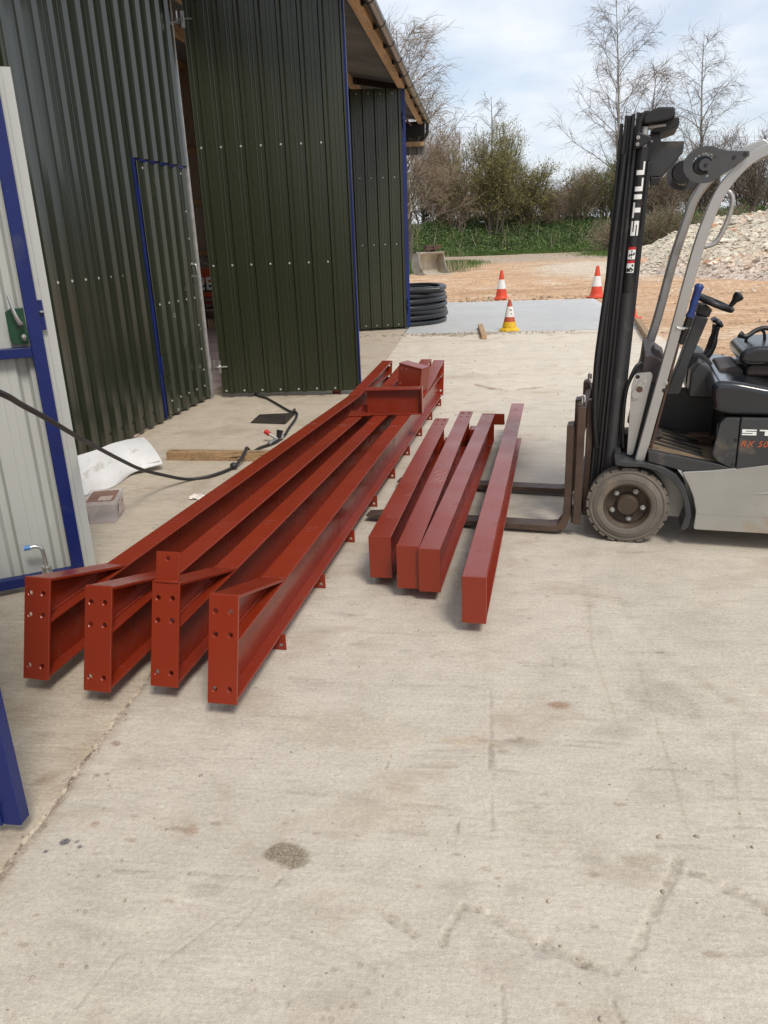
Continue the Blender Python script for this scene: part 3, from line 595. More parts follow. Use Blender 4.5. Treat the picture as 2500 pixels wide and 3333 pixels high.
for z in (.34, 3.62):
    m = MB(); fbox(m, lf, -.03, .004, -.05, .006, z-.07, z+.07); m.tube([lf(-.05, .012, z), lf(.085, .012, z)], .0085, 8); m.lathe([(.019, -.008), (.019, .008)], 6, tuple(lf(-.01, .012, z)), 'X'); m.build('hinge_eye', M['zinc'], leaf2, 40)
# ---- far door leaf
A, B = Vector((-2.90, 14.07, 0)), Vector((-1.305, 14.500, 0)); d3 = (B-A).normalized(); n3_ = Vector((d3.y, -d3.x, 0)); L3 = (B-A).length
l3 = planefn(A, d3, n3_); m = MB()
for s0, s1, z0, z1 in ((0, .05, .04, 3.86), (L3-.02, L3+.065, .04, 3.93), (.05, L3-.02, .05, .10), (.05, L3-.02, 3.8, 3.85), (.05, L3-.02, 1.45, 1.5)): fbox(m, l3, s0, s1, -.055, -.004, z0, z1)
leaf3 = m.build('door_leaf', M['blue'], shed, bevel=.003); leaf3['label'] = 'farther open green door leaf with wide blue edge beside the coil of black pipe'
sheet('cladding_sheet', M['green'], leaf3, profile(0, 1.0, phase=.05), .045, 3.90, l3)
sheet('cladding_sheet', M['green'], leaf3, profile(.96, L3-.004, phase=.05), .045, 3.90, lambda s, o, z: l3(s, o+.002, z))
for z in (.09, 1.47, 2.55, 3.83):
    for k in range(8): screw(l3, .10+k*.2, .002, z, n3_, leaf3, M['screw'], .008)
for z in (.42, 3.45):
    m = MB(); fbox(m, l3, L3+.005, L3+.04, -.004, .02, z-.10, z+.10); m.tube([l3(L3+.022, .03, z-.16), l3(L3+.022, .03, z+.12)], .008, 8); fbox(m, l3, L3+.0, L3+.05, .018, .040, z-.02, z+.02); m.build('shoot_bolt', M['blue'], leaf3, bevel=.002)
# ---- near door leaf seen from inside: grey lining, blue frame
A = Vector((-3.30, 2.745, 0)); dN = Vector((.857, .515, 0)).normalized(); nN = Vector((dN.y, -dN.x, 0)); s_off = (Vector((-2.368, 3.308, 0))-A).dot(dN)
nf = planefn(A, dN, nN); o_ = s_off; m = MB()
fbox(m, nf, o_+.343, o_+.403, .0, .05, .04, 2.33)
nearleaf = m.build('door_leaf', M['blue'], shed, bevel=.004); nearleaf['label'] = 'near door leaf with light grey lining and blue frame, carrying the green lock'
m = MB(); fbox(m, nf, .0, .05, .0, .05, .04, 2.33); m.build('frame_stile', M['blue'], nearleaf, bevel=.003)
for z0, z1 in ((.035, .085), (1.150, 1.195), (2.28, 2.33)):
    m = MB(); fbox(m, nf, .05, o_+.343, .002, .048, z0, z1); m.build('frame_rail', M['blue'], nearleaf, bevel=.003)
sheet('lining_sheet', M['greysheet'], nearleaf, [(s, -d) for s, d in profile(-.02, o_+.462, phase=o_+.262-.135)], .03, 2.35, lambda s, o, z: nf(s, o-.006, z))
m = MB(); fbox(m, nf, o_+.440, o_+.462, -.034, -.008, .03, 2.35); m.build('sheet_edge', M['greysheet'], nearleaf)
m = MB(); fbox(m, nf, o_+.403, o_+.424, .010, .018, 1.265, 1.40); m.build('lock_keep', M['blue'], nearleaf, bevel=.002)
m = MB(); m.tube([nf(o_+.412, .024, 1.345), nf(o_+.412, .024, 1.352)], .012, 10); m.build('keep_stud', M['zinc'], nearleaf, 40)
pl = MB(); r_ = .02
poly = [(o_+.262, 1.232), (o_+.275, 1.214), (o_+.338, 1.212), (o_+.340, 1.374), (o_+.288, 1.374), (o_+.262, 1.358)]
pl.prism(poly, .052, .062, lambda a, b, c: nf(a, c, b)); lock = pl.build('lock_plate', M['lockgreen'], nearleaf, bevel=.003)
m = MB().tube([nf(o_+.318, .064, 1.305), nf(o_+.318, .095, 1.305), nf(o_+.313, .102, 1.309), nf(o_+.299, .104, 1.36), nf(o_+.286, .104, 1.432)], [.011, .010, .0095, .008, .005], 10); m.build('lever_handle', M['zinc'], nearleaf, 50)
m = MB().tube([nf(o_+.322, .062, 1.245), nf(o_+.322, .074, 1.245)], [.021, .019], 16); m.build('lock_escutcheon', M['lockgreen'], nearleaf, 40)
m = MB().tube([nf(o_+.322, .073, 1.249), nf(o_+.322, .078, 1.249)], .009, 12); m.box(-.004, .004, -.002, .002, -.017, .0, Matrix.Translation(nf(o_+.322, .076, 1.248))); m.build('lock_cylinder', M['zinc'], nearleaf, 40)
m = MB(); fbox(m, nf, o_+.205, o_+.252, .050, .056, .02, .135); m.build('bolt_plate', M['galv'], nearleaf, bevel=.002)
m = MB().tube([nf(o_+.150, .075, .245), nf(o_+.195, .075, .246), nf(o_+.215, .075, .240), nf(o_+.226, .075, .222), nf(o_+.229, .075, .19), nf(o_+.232, .075, .03)], .0095, 10)
m.lathe([(.020, 0), (.020, .005)], 14, nf(o_+.2305, .075, .128)); m.build('drop_bolt', M['zinc'], nearleaf, 50)
m = MB()
for k in range(8): m.lathe([(.0115, 0), (.0135, .002), (.0115, .004)], 12, nf(o_+.2312, .075, .070+k*.0065))
m.build('bolt_spring', M['zinc'], nearleaf, 60)
m = MB().tube([nf(o_+.146, .075, .245), nf(o_+.176, .075, .2455)], .0125, 10); m.build('bolt_cap', M['bluecap'], nearleaf, 50)
# ---- nearest leaf: only the end of its blue frame shows at the left edge
m = MB().box(-1.36, -1.31, 1.697, 1.743, .05, 2.33); lf0 = m.build('door_leaf', M['blue'], shed, bevel=.003); lf0['label'] = 'blue frame end of the nearest door leaf at the left edge'
for z0, z1 in ((.05, .10), (1.15, 1.2), (2.28, 2.33)): MB().box(-3.2, -1.3605, 1.699, 1.741, z0, z1).build('frame_rail', M['blue'], lf0, bevel=.003)
MB().box(-1.398, -1.364, 1.690, 1.6955, .052, 2.33).build('meeting_strip', M['blue'], lf0, bevel=.002)
sheet('lining_sheet', M['greysheet'], lf0, [(s, -d) for s, d in profile(0, 1.85)], .06, 2.34, lambda s, o, z: (-3.2+s, 1.75-o, z))
MB().tube([(-1.372, 1.688, .115), (-1.372, 1.682, .115)], .011, 10).build('bolt_head', M['rust'], lf0, 40)
MB().tube([(-1.372, 1.688, .245), (-1.372, 1.682, .245)], .011, 10).build('bolt_head', M['rust'], lf0, 40)
# ---- front wall beyond, lintel, hidden walls, roof
sheet('cladding_sheet', M['green'], shed, profile(0, 5.1), .02, 4.3, lambda s, o, z: (-2.95+o, 14.15+s, z))
MB().box(-2.99, -2.90, 8.32, 14.12, 3.88, 4.06).build('door_lintel', M['timber'], shed)
sheet('cladding_sheet', M['green'], shed, profile(0, 5.8), 4.06, 4.36, lambda s, o, z: (-2.95+o, 8.32+s, z))
sheet('back_wall_sheet', M['brownwall'], shed, profile(0, 23), 0, 6.2, lambda s, o, z: (-9.3+o, -3.6+s, z))
sheet('end_wall_sheet', M['brownwall'], shed, profile(0, 6.4), 0, 6.2, lambda s, o, z: (-9.3+s, -3.6+o, z))
sheet('partition_sheet', M['brownwall'], shed, profile(0, 6.3), 0, 6.2, lambda s, o, z: (-9.28+s, 17.0-o, z))
for z in (3.37, 2.405, 1.414): MB().box(-9.2, -3.0, 16.84, 16.93, z-.05, z+.05).build('wall_rail', M['timber'], shed)
sheet('gable_sheet', M['soffit'], shed, profile(0, 1.72), 3.30, 3.98, lambda s, o, z: (-2.95+s, 19.3-o, z))
MB().box(-2.9, -1.24, 19.16, 19.26, 3.47, 3.56).build('gable_rail', M['timber'], shed)
MB().box(-2.9, -1.22, 19.10, 19.2, 3.66, 3.92).build('barge_board', M['blackplastic'], shed)
roofs = ((-3.8, 7.65, -2.80), (7.65, 19.62, -1.14))     # the canopy over the big doors starts beyond the wicket
SL = math.tan(R(11)); EZ = 4.005
for ya, yb, xe in roofs:
    prof = [(y, .022*math.sin(2*math.pi*(y+3.6)/.146)) for y in np.arange(ya, yb, .146/6)]
    m = MB(); n = len(prof); v = []
    for x in (xe, -9.4): v += [(x, y, EZ+(-1.14-x)*SL+dz) for y, dz in prof]
    for x in (xe, -9.4): v += [(x, y, EZ+.006+(-1.14-x)*SL+dz) for y, dz in prof]
    f = [(i, i+1, n+i+1, n+i) for i in range(n-1)]+[(2*n+i, 3*n+i, 3*n+i+1, 2*n+i+1) for i in range(n-1)]+[(i, 2*n+i, 2*n+i+1, i+1) for i in range(n-1)]
    m.add(v, f).build('roof_sheet', M['soffit'], shed, 40)
for x in (-2.2, -3.2, -4.4, -5.6, -6.8, -8.0): 
    z = EZ+(-1.14-x)*SL-.10; MB().box(x-.035, x+.035, -3.5 if x < -3 else 7.7, 19.3, z-.075, z+.068).build('purlin', M['timber'], shed)
MB().box(-2.95, -1.40, 14.95, 15.03, 3.93, 4.10, Matrix(((1, 0, 0, 0), (0, 1, 0, 0), (-SL, 0, 1, -1.35*SL), (0, 0, 0, 1)))).build('rafter', M['steelblack'], shed)
MB().box(-1.355, -1.28, 7.7, 19.25, 3.90, 3.975).build('eave_beam', M['timber'], shed, bevel=.004)
MB().box(-1.278, -1.250, 7.7, 19.25, 3.90, 4.03).build('fascia_board', M['timber'], shed, bevel=.003)
MB().tube([(-1.62, 15.1, 3.93), (-1.50, 18.9, 3.86)], .02, 8).build('brace_rod', M['rust'], shed)
# half-round gutter with straps
gx, gz, gr = -1.172, 3.985, .068; m = MB(); ang = [math.pi+math.pi*i/14 for i in range(15)]; v = []
for rr in (gr, gr-.004):
    for y in (7.6, 19.45): v += [(gx+rr*math.cos(a), y, gz+rr*math.sin(a)) for a in ang]
n = 15; f = []
for i in range(n-1): f += [(i, i+1, n+i+1, n+i), (2*n+i, 3*n+i, 3*n+i+1, 2*n+i+1)]
f += [(0, n, 3*n, 2*n), (n-1, 3*n-1, 4*n-1, 2*n-1)]
m.add(v, f); gut = m.build('gutter', M['gutter'], shed, 40)
for k in range(-1, 10):
    y = 9.45+k*1.03; b = MB(); v = []
    for rr in (gr+.006, gr+.001):
        for yy in (y-.018, y+.018): v += [(gx+rr*math.cos(a), yy, gz+rr*math.sin(a)) for a in ang]
    f = []
    for i in range(n-1): f += [(i, i+1, n+i+1, n+i), (2*n+i, 3*n+i, 3*n+i+1, 2*n+i+1), (i, 2*n+i, 2*n+i+1, i+1), (n+i, n+i+1, 3*n+i+1, 3*n+i)]
    b.add(v, f); b.box(-1.249, gx-gr*.55, y-.018, y+.018, gz-.085, gz-.01); b.build('gutter_bracket', M['blackplastic'], gut)
m = MB(); v = [(gx+gr*math.cos(a), 19.452, gz+gr*math.sin(a)) for a in ang]; m.add(v, [tuple(range(n))]); m.build('gutter_end', M['gutter'], gut)
MB().tube([(gx, 19.32, gz-.05), (gx, 19.32, gz-.22), (gx-.03, 19.32, gz-.30), (gx-.20, 19.30, gz-.46)], .038, 12).build('downpipe', M['blackplastic'], gut, 50)
MB().box(-9.3, -3.05, -3.5, 17, .006, .012).build('shed_floor', M['intfloor'], shed)
# loose cables on the post, inside
MB().tube([(-2.99, 8.36, 1.75), (-3.06, 8.55, 1.55), (-3.02, 8.72, 1.42), (-3.0, 8.9, 1.38)], .006, 6).build('cable', M['rubberhose'], shed)
MB().tube([(-2.99, 8.36, 1.66), (-3.10, 8.6, 1.45), (-3.08, 8.78, 1.36)], .004, 6).build('cable', M['letter'], shed)

# things just inside the doorway
def letters(text, cell=1.0):
    G = {'S': (1.1, [(0, 1.1, .77, 1), (0, 1.1, .385, .615), (0, 1.1, 0, .23), (0, .28, .6, .78), (.82, 1.1, .22, .40)]), 'T': (1.15, [(0, 1.15, .77, 1), (.40, .75, 0, .78)]),
         'I': (.36, [(0, .36, 0, 1)]), 'L': (.95, [(0, .34, 0, 1), (.33, .95, 0, .23)]), 'E': (.8, [(0, .25, 0, 1), (.2, .8, .8, 1), (.2, .7, .4, .6), (.2, .8, 0, .2)]),
         'R': (.9, [(0, .25, 0, 1), (.2, .85, .8, 1), (.2, .85, .38, .56), (.65, .88, .5, .9), (.45, .62, .2, .4), (.6, .85, 0, .24)])}
    x = 0; out = []
    for ch in text:
        w_, rs_ = G[ch]; out += [(a+x, b+x, c, d) for a, b, c, d in rs_]; x += w_+.22
    return out, x-.22
sg = thing('sign_board', (-5.35, 15.5, .60), 'orange and black sign lettered RES inside the dark doorway', 'sign')
MB().box(-5.9, -4.9, 15.52, 15.55, .62, 1.14).build('panel', M['signorange'], sg); MB().box(-5.9, -4.9, 15.512, 15.519, .70, .87).build('band', M['signblack'], sg)
rc, wt = letters('RES'); m = MB()
for a, b, c, d in rc: m.box(-5.52+a*.17, -5.52+b*.17, 15.503, 15.51, .735+c*.24, .735+d*.24)
m.build('lettering', M['letter'], sg)
tr = thing('storage_rack', (-5.4, 15.7, 0), 'low rack of red and grey shelves behind the doorway gap', 'rack')
for z in (.34, .47, .58): MB().box(-6.2, -4.6, 15.45, 15.95, z, z+.025).build('shelf', M['red'] if z > .4 else M['galv'], tr)
for x in (-6.2, -4.64):
    for y in (15.46, 15.9): MB().box(x, x+.04, y, y+.04, 0, .62).build('leg', M['red'], tr)
pt = thing('pallet', (-5.4, 15.6, 0), 'wooden pallet end under the rack behind the doorway gap', 'pallet')
for x in (-6.0, -5.38, -4.8): MB().box(x, x+.12, 15.48, 15.9, .03, .15).build('block', M['timbery'], pt)
for y in (15.48, 15.66, 15.82): MB().box(-6.05, -4.65, y, y+.09, .152, .172).build('board', M['timberx'], pt)
for y in (15.48, 15.82): MB().box(-6.05, -4.65, y, y+.09, .013, .029).build('board', M['timberx'], pt)
# ------------------------------------------------------------------ red steelwork
RED = M['red']; M['chalk'] = pm('pale_marker', (.42, .22, .19), .3, 60, (.3, .5), 0, None)
def local_thing(name, p, yaw, label, cat, group=None):
    return thing(name, p, label, cat, group, rotz=yaw, world=False)
def isec(m, L, w, z0, z1, tf=.009, tw=.007, y0=0):
    """I-section along +Y, width w from x=0 to -w (right edge on x=0)"""
    m.box(-w, 0, y0, L, z0, z0+tf); m.box(-w, 0, y0, L, z1-tf, z1); m.box(-w/2-tw/2, -w/2+tw/2, y0, L, z0+tf, z1-tf); return m
rw = .107
def weld(m, a, b, r=.0045, seed=0):
    rs = random.Random(seed); a, b = Vector(a), Vector(b); n = max(4, int((b-a).length/.014))
    m.tube([a+(b-a)*(i/n) for i in range(n+1)], [r*rs.uniform(.7, 1.35) for i in range(n+1)], 6)
near = [(-1.627, 2.442), (-1.348, 2.374), (-1.106, 2.420), (-.852, 2.323)]
far = [(-.905, 7.98), (-.690, 7.88), (-.502, 8.02), (-.366, 7.94)]
names = ['leftmost long red rafter with haunched end plate, closest to the grey door leaf', 'long red rafter between the leftmost one and the one with the tab plate',
         'third long red rafter from the shed side, with an extra tab plate welded on top of its end', 'long red rafter nearest the forklift, its purlin cleats showing on the concrete']
for i, ((x0, y0), (x1, y1)) in enumerate(zip(near, far)):
    d = Vector((x1-x0, y1-y0, 0)); L = d.length; yaw = math.atan2(d.y, d.x)-math.pi/2
    t = local_thing('rafter_beam', (x0, y0, 0), yaw, names[i], 'steel beam', 'long red rafters on the concrete')
    zb, zt = .075, .283
    lean = lambda z: (z-.075)*.31
    m = MB(); v0 = len(m.v); isec(m, L-.005, rw, zb, zt, y0=.004)
    m.v = [(x, (y+lean(z)) if y < .1 else (y+lean(z)-.0), z) for x, y, z in m.v]
    m.build('beam_section', RED, t, bevel=.0022, seg=2)
    def plate(yb, z0, z1, nm, hs):
        q = MB(); th = .012; q.prism(rect(-rw-.002, .002, z0, z1), 0, th, lambda a, b, c: (a, yb+lean(b)-c, b), [circle(hx, hz, .0095, 14) for hx, hz in hs]); return q.build(nm, RED, t, bevel=.0015, seg=1)
    hx = (-.083, -.026)
    plate(.004, .068, .442, 'end_plate', [(x, z) for x in hx for z in (.118, .305, .385)])
    plate(L+.007, .062, .402, 'end_plate', [(x, z) for x in hx for z in (.11, .25, .355)])
    # near haunch: sloping flange, web, weld beads
    ya, yb_ = lean(.44)+.004, .60
    q = MB(); q.prism([(ya-.01, .430), (ya-.01, .442), (yb_+.012, .2845), (yb_-.03, .2845)], -rw, 0, lambda a, b, c: (c, a, b)); q.build('haunch_flange', RED, t, bevel=.002)
    q = MB(); q.prism([(lean(.2835)+.005, .2835), (ya, .428), (yb_-.04, .2835)], -rw/2-.004, -rw/2+.004, lambda a, b, c: (c, a, b)); q.build('haunch_web', RED, t)
    q = MB(); weld(q, (-rw/2+.006, lean(.29)+.02, .287), (-rw/2+.006, yb_-.06, .287), .005, i); weld(q, (-.002, yb_+.004, .285), (-rw+.004, yb_+.004, .285), .0045, i+9); weld(q, (-.003, lean(.288)+.006, .29), (-.003, lean(.43)+.006, .43), .003, i+19)
    q.build('weld_bead', RED, t, 60)
    # far haunch, longer
    yc, yd = L-1.17, L+lean(.40)-.006
    q = MB(); q.prism([(yc-.02, .2845), (yc+.04, .2845), (yd, .388), (yd, .400)], -rw, 0, lambda a, b, c: (c, a, b)); q.build('haunch_flange', RED, t, bevel=.002)
    q = MB(); q.prism([(yc+.05, .2835), (L+lean(.2835)-.006, .2835), (yd, .386)], -rw/2-.004, -rw/2+.004, lambda a, b, c: (c, a, b)); q.build('haunch_web', RED, t)
    # stiffener behind the near plate and purlin cleats under the bottom flange
    for k in range(9):
        yy = .505+k*.611 if i == 3 else .42+k*.611
        q = MB(); q.prism(rect(-.085, .012, .002, .0745), yy, yy+.006, lambda a, b, c: (a, c, b), [circle(-.010, .022, .008, 12)]); q.build('purlin_cleat', RED, t, bevel=.001, seg=1)
    if i == 2:
        q = MB(); q.prism(rect(-rw+.012, -.002, .447, .548), 0, .008, lambda a, b, c: (a, lean(b)-c+.002, b), [circle(-.048, .525, .009, 14)]); q.build('tab_plate', RED, t, bevel=.0015)
        q = MB(); weld(q, (-rw+.01, lean(.445)-.008, .445), (-.002, lean(.445)-.008, .445), .006, 5); q.build('weld_bead', RED, t, 60)

# short stub lying across the rafters
t = local_thing('beam_stub', (-.455, 6.15, .2845), R(91), 'short red beam stub with end plate lying across the rafters', 'steel beam')
q = isec(MB(), .43, .11, 0, .205, .010, .008); q.build('beam_section', RED, t, bevel=.002)
q = MB(); q.box(-.115, .004, -.012, -.0005, -.0, .212); q.build('end_plate', RED, t, bevel=.002)
q = MB(); q.box(-.14, .02, .40, .575, .001, .011); q.box(.008, .020, .40, .48, -.0, .065); q.build('angle_bracket', RED, t, bevel=.003)
q = MB(); weld(q, (-.06, .02, .2065), (-.06, .41, .2065), .005, 3); weld(q, (-.03, .43, .012), (-.03, .43, .10), .005, 4); q.build('weld_bead', RED, t, 60)
# tilted stub behind it
t = local_thing('beam_stub', (-.63, 6.98, .2855), R(-25), 'small red stub with bolt holes tipped on the rafters behind the larger stub', 'steel beam')
TI = Matrix.Translation((0, 0, .012)) @ Matrix.Diagonal((1.1, 1.1, 1.25, 1)) @ Matrix.Rotation(R(9), 4, 'Y')
q = MB()
q.prism(rect(-.07, .13, .022, .19), -.07, -.062, lambda a, b, c: TI @ Vector((a, c, b)), [circle(-.045, .165, .009), circle(.0, .165, .009), circle(-.045, .06, .009)]); q.build('web_plate', RED, t, bevel=.0015, seg=1)
q = MB(); q.box(-.072, .14, -.075, .06, .190, .199, TI); q.build('flange_plate', RED, t, bevel=.002)
q = MB(); q.box(.130, .140, -.075, .06, .025, .1895, TI); q.build('end_plate', RED, t, bevel=.002)
q = MB(); q.box(-.072, .129, -.06, .06, .012, .021, TI); q.build('flange_plate', RED, t, bevel=.002)

# four shorter beams carried on the forks
ZF = .0575
sb = [((-.414, 3.452), (-.232, 5.965), .108, 'short red beam with bolt holes in its far flange, nearest the rafters on the forks'),
      ((-.272, 3.335), (-.048, 6.205), .106, 'short red beam with scribbled rings on its top, second from the rafters on the forks'),
      ((-.1735, 3.300), (.120, 6.085), .100, 'short red beam with an angle cleat at its far end, third on the forks'),
      ((.032, 2.998), (.368, 6.485), .102, 'short red beam standing apart at the heel side of the forks')]
for i, ((x0, y0), (x1, y1), w_, lab) in enumerate(sb):
    d = Vector((x1-x0, y1-y0, 0)); L = d.length; yaw = math.atan2(d.y, d.x)-math.pi/2
    t = local_thing('column_beam', (x0, y0, ZF), yaw, lab, 'steel beam', 'short red beams on the forks')
    H = .213; cut = .0
    q = MB(); wb = w_
    Lb = L-(.30 if i < 2 else 0)
    q.box(-w_, 0, .002, Lb if i != 3 else L-.35, 0, .009); q.box(-w_/2-.0035, -w_/2+.0035, .002, Lb, .009, H-.009)
    q.build('web_and_lower_flange', RED, t, bevel=.002)
    q = MB(); hs = [circle(hx, L-yy, .0115, 12) for hx in (-w_*.75, -w_*.25) for yy in (.03, .085, .20)] if i < 2 else []
    q.prism(rect(-w_, 0, .002, L), H-.009, H, lambda a, b, c: (a, b, c), hs); q.build('upper_flange', RED, t, bevel=.002, seg=1)
    q = MB(); q.box(-w_-.001, .001, -.010, .0015, -.001, H+.001); q.build('end_plate', RED, t, bevel=.002)
    if i < 3:
        q = MB(); q.box(-w_+.004, -.004, Lb+.0005, Lb+.009, .0, H-.0095); q.build('end_plate', RED, t, bevel=.0015)
        q = MB(); weld(q, (-.02, Lb-.25, .012), (-.02, Lb-.24, .03), .006, i); weld(q, (-.012, Lb-.3, H-.014), (-.012, Lb-.26, H-.014), .005, i+2); q.build('weld_bead', RED, t, 60)
    if i == 2:
        q = MB(); q.box(-w_, .075, L+.0095, L+.018, H-.085, H+.002); q.box(.0, .075, L+.0185, L+.085, H-.085, H-.077); q.build('angle_cleat', RED, t, bevel=.0015)
    if i == 1:
        q = MB(); rs_ = random.Random(6)
        for cy0, cx0, rr in ((1.16, -.060, .020), (1.19, -.035, .020), (1.05, -.060, .016), (1.02, -.040, .020)): q.tube([(cx0+rr*math.cos(a)*rs_.uniform(.85, 1.15), cy0+1.8*rr*math.sin(a)*rs_.uniform(.85, 1.15), H+.0004) for a in [2*math.pi*j/14 for j in range(15)]], .0013, 5)
        for j in range(5): q.tube([(-.085+.014*j, .96+.01*j, H+.0004), (-.075+.014*j, 1.00, H+.0004), (-.08+.016*j, 1.03, H+.0004)], .0012, 5)
        q.build('scribbled_mark', M['chalk'], t)
        q = MB(); q.box(.004, .10, Lb-.10, Lb-.092, .02, .16); q.box(.004, .10, Lb-.0915, Lb+.03, .152, .160); q.build('side_bracket', RED, t, bevel=.002)
    if i == 0:
        q = MB(); q.box(.003, .085, Lb-.08, Lb-.072, .02, .13); q.box(.003, .085, Lb-.0715, Lb+.03, .122, .130); q.build('side_bracket', RED, t, bevel=.002)

# ------------------------------------------------------------------ small things on the concrete
t = thing('timber_baulk', (-2.12, 5.78, 0), 'weathered square timber lying on the concrete beside the hose', 'timber')
MB().box(-.36, .52, -.045, .045, 0.001, .068, Matrix.Translation((-2.10, 5.79, 0)) @ Matrix.Rotation(R(-3.5), 4, 'Z')).build('timber', M['timberx'], t, bevel=.003)
t = thing('timber_offcut', (.04, 13.6, 0), 'short sawn timber offcut lying beside the yellow based cone', 'timber')
MB().bar((.012, 14.35, .0395), (.072, 12.80, .0395), .085, .07).build('timber', M['timbery'], t, bevel=.004)
t = thing('steel_plate', (-1.95, 7.15, 0), 'dark steel plate with upturned edge lying on the concrete by the middle door leaf', 'plate')
m = MB(); m.prism([(-2.136, 7.039), (-1.79, 6.975), (-1.795, 7.44), (-2.144, 7.38)], .002, .010, lambda a, b, c: (a, b, c)); m.build('sheet', M['steelblack'], t, bevel=.002)
m = MB(); m.prism([(-1.80, 6.985), (-1.782, 6.985), (-1.786, 7.43), (-1.803, 7.43)], .0102, .055, lambda a, b, c: (a, b, c)); m.build('upstand', M['steelblack'], t, bevel=.002)
def smooth_path(pts, n=8):
    pts = [Vector(p) for p in pts]; out = []
    for i in range(len(pts)-1):
        a, b, c, d = pts[max(i-1, 0)], pts[i], pts[i+1], pts[min(i+2, len(pts)-1)]
        for k in range(n):
            t_ = k/n; out.append(.5*((2*b)+(c-a)*t_+(2*a-5*b+4*c-d)*t_*t_+(3*b-a-3*c+d)*t_**3))
    return out+[pts[-1]]
t = thing('air_hose', (-1.83, 5.5, 0), 'black air hose sagging past the grey door leaf and over the concrete', 'hose')
hp = smooth_path([(-2.15, 9.2, .016), (-2.469, 8.50, .016), (-2.25, 8.13, .016), (-2.117, 7.909, .016), (-1.86, 7.48, .016), (-1.755, 7.33, .03), (-1.722, 7.10, .016), (-1.70, 6.75, .016), (-1.678, 6.471, .016), (-1.70, 6.243, .02), (-1.783, 6.077, .016), (-1.80, 5.90, .03), (-1.81, 5.80, .088), (-1.80, 5.70, .078), (-1.83, 5.521, .022), (-1.93, 5.30, .016), (-2.08, 5.2, .017), (-2.156, 4.95, .125), (-2.17, 4.65, .255), (-2.111, 4.25, .437), (-2.026, 3.85, .614), (-1.931, 3.55, .728), (-1.848, 3.28, .837), (-1.753, 2.95, .975), (-1.683, 2.70, 1.076), (-1.599, 2.45, 1.169), (-1.62, 2.2, 1.28), (-2.1, 1.95, 1.55)], 8)
MB().tube(hp, .0115, 10).build('tube', M['rubberhose'], t, 60)
m = MB(); 
for k in range(1): m.lathe([(.0, -.03), (.018, -.024), (.028, 0), (.018, .024), (.0, .03)], 14, (-1.83, 5.50, .03), 'X')
m.build('joint_ball', M['rubberhose'], t, 60)
t = thing('hose_coupling', (-1.70, 6.27, 0), 'brass hose coupling with a red cap and black knob lying in the hose run', 'coupling')
MB().tube([(-1.675, 6.40, .026), (-1.735, 6.17, .026)], .017, 10).build('body', M['zinc'], t, 50)
MB().tube([(-1.69, 6.30, .03), (-1.745, 6.31, .062), (-1.765, 6.315, .074)], [.012, .012, .013], 10).build('stem', M['galv'], t, 50)
MB().tube([(-1.762, 6.314, .072), (-1.80, 6.325, .095)], .021, 14).build('red_cap', M['redplastic'], t, 40)
MB().tube([(-1.685, 6.32, .04), (-1.672, 6.33, .10)], [.020, .030], 14).build('knob', M['blackplastic'], t, 40)
# bent white board leaning on the wall foot
t = thing('folded_board', (-2.75, 5.3, 0), 'bent white flexible board propped against the foot of the green wall', 'board')
BF = [(-2.80, 4.60, .004), (-2.744, 4.795, .004), (-2.714, 4.885, .004), (-2.609, 5.054, .008), (-2.594, 5.332, .038), (-2.51, 5.412, .058), (-2.405, 5.497, .068)]
BMd = [(-2.82, 4.58, .13), (-2.775, 4.80, .13), (-2.745, 4.92, .125), (-2.665, 5.13, .13), (-2.635, 5.385, .135), (-2.585, 5.505, .135), (-2.515, 5.67, .115)]
BB = [(-2.95, 4.50, .24), (-2.90, 4.78, .235), (-2.86, 4.95, .23), (-2.80, 5.30, .205), (-2.775, 5.495, .20), (-2.745, 5.705, .178), (-2.692, 5.90, .15)]
def board(dz, dx, nm):
    F_, M_, B_ = smooth_path(BF, 4), smooth_path(BMd, 4), smooth_path(BB, 4); rows = []; nv = 10
    for f_, m_, b_ in zip(F_, M_, B_):
        row = []
        for k in range(nv+1):
            v_ = k/nv; p = f_*((1-v_)*(1-2*v_))+m_*(4*v_*(1-v_))+b_*(v_*(2*v_-1)); p.z = max(.003, p.z+dz*(1-.5*v_)); p.x += dx*(1-v_); p.y -= dx*.4*(1-v_); row.append(p)
        rows.append(row)
    nu = len(rows)-1; m = MB(); vv = [p for r in rows for p in r]+[p+Vector((.003, 0, .007)) for r in rows for p in r]; n = nv+1; k = len(rows)*n; ff = []
    for a in range(nu):
        for b in range(nv):
            i = a*n+b; ff += [(i, i+1, i+n+1, i+n), (k+i, k+i+n, k+i+n+1, k+i+1)]
    for a in range(nu): i = a*n; ff += [(i, i+n, k+i+n, k+i), (i+nv, k+i+nv, k+i+n+nv, i+n+nv)]
    for b in range(nv): i = b; j = nu*n+b; ff += [(i, k+i, k+i+1, i+1), (j, j+1, k+j+1, k+j)]
    m.add(vv, ff); return m.build(nm, M['whitesheet'], t, 45)
board(0, 0, 'sheet'); board(-.022, .022, 'sheet')
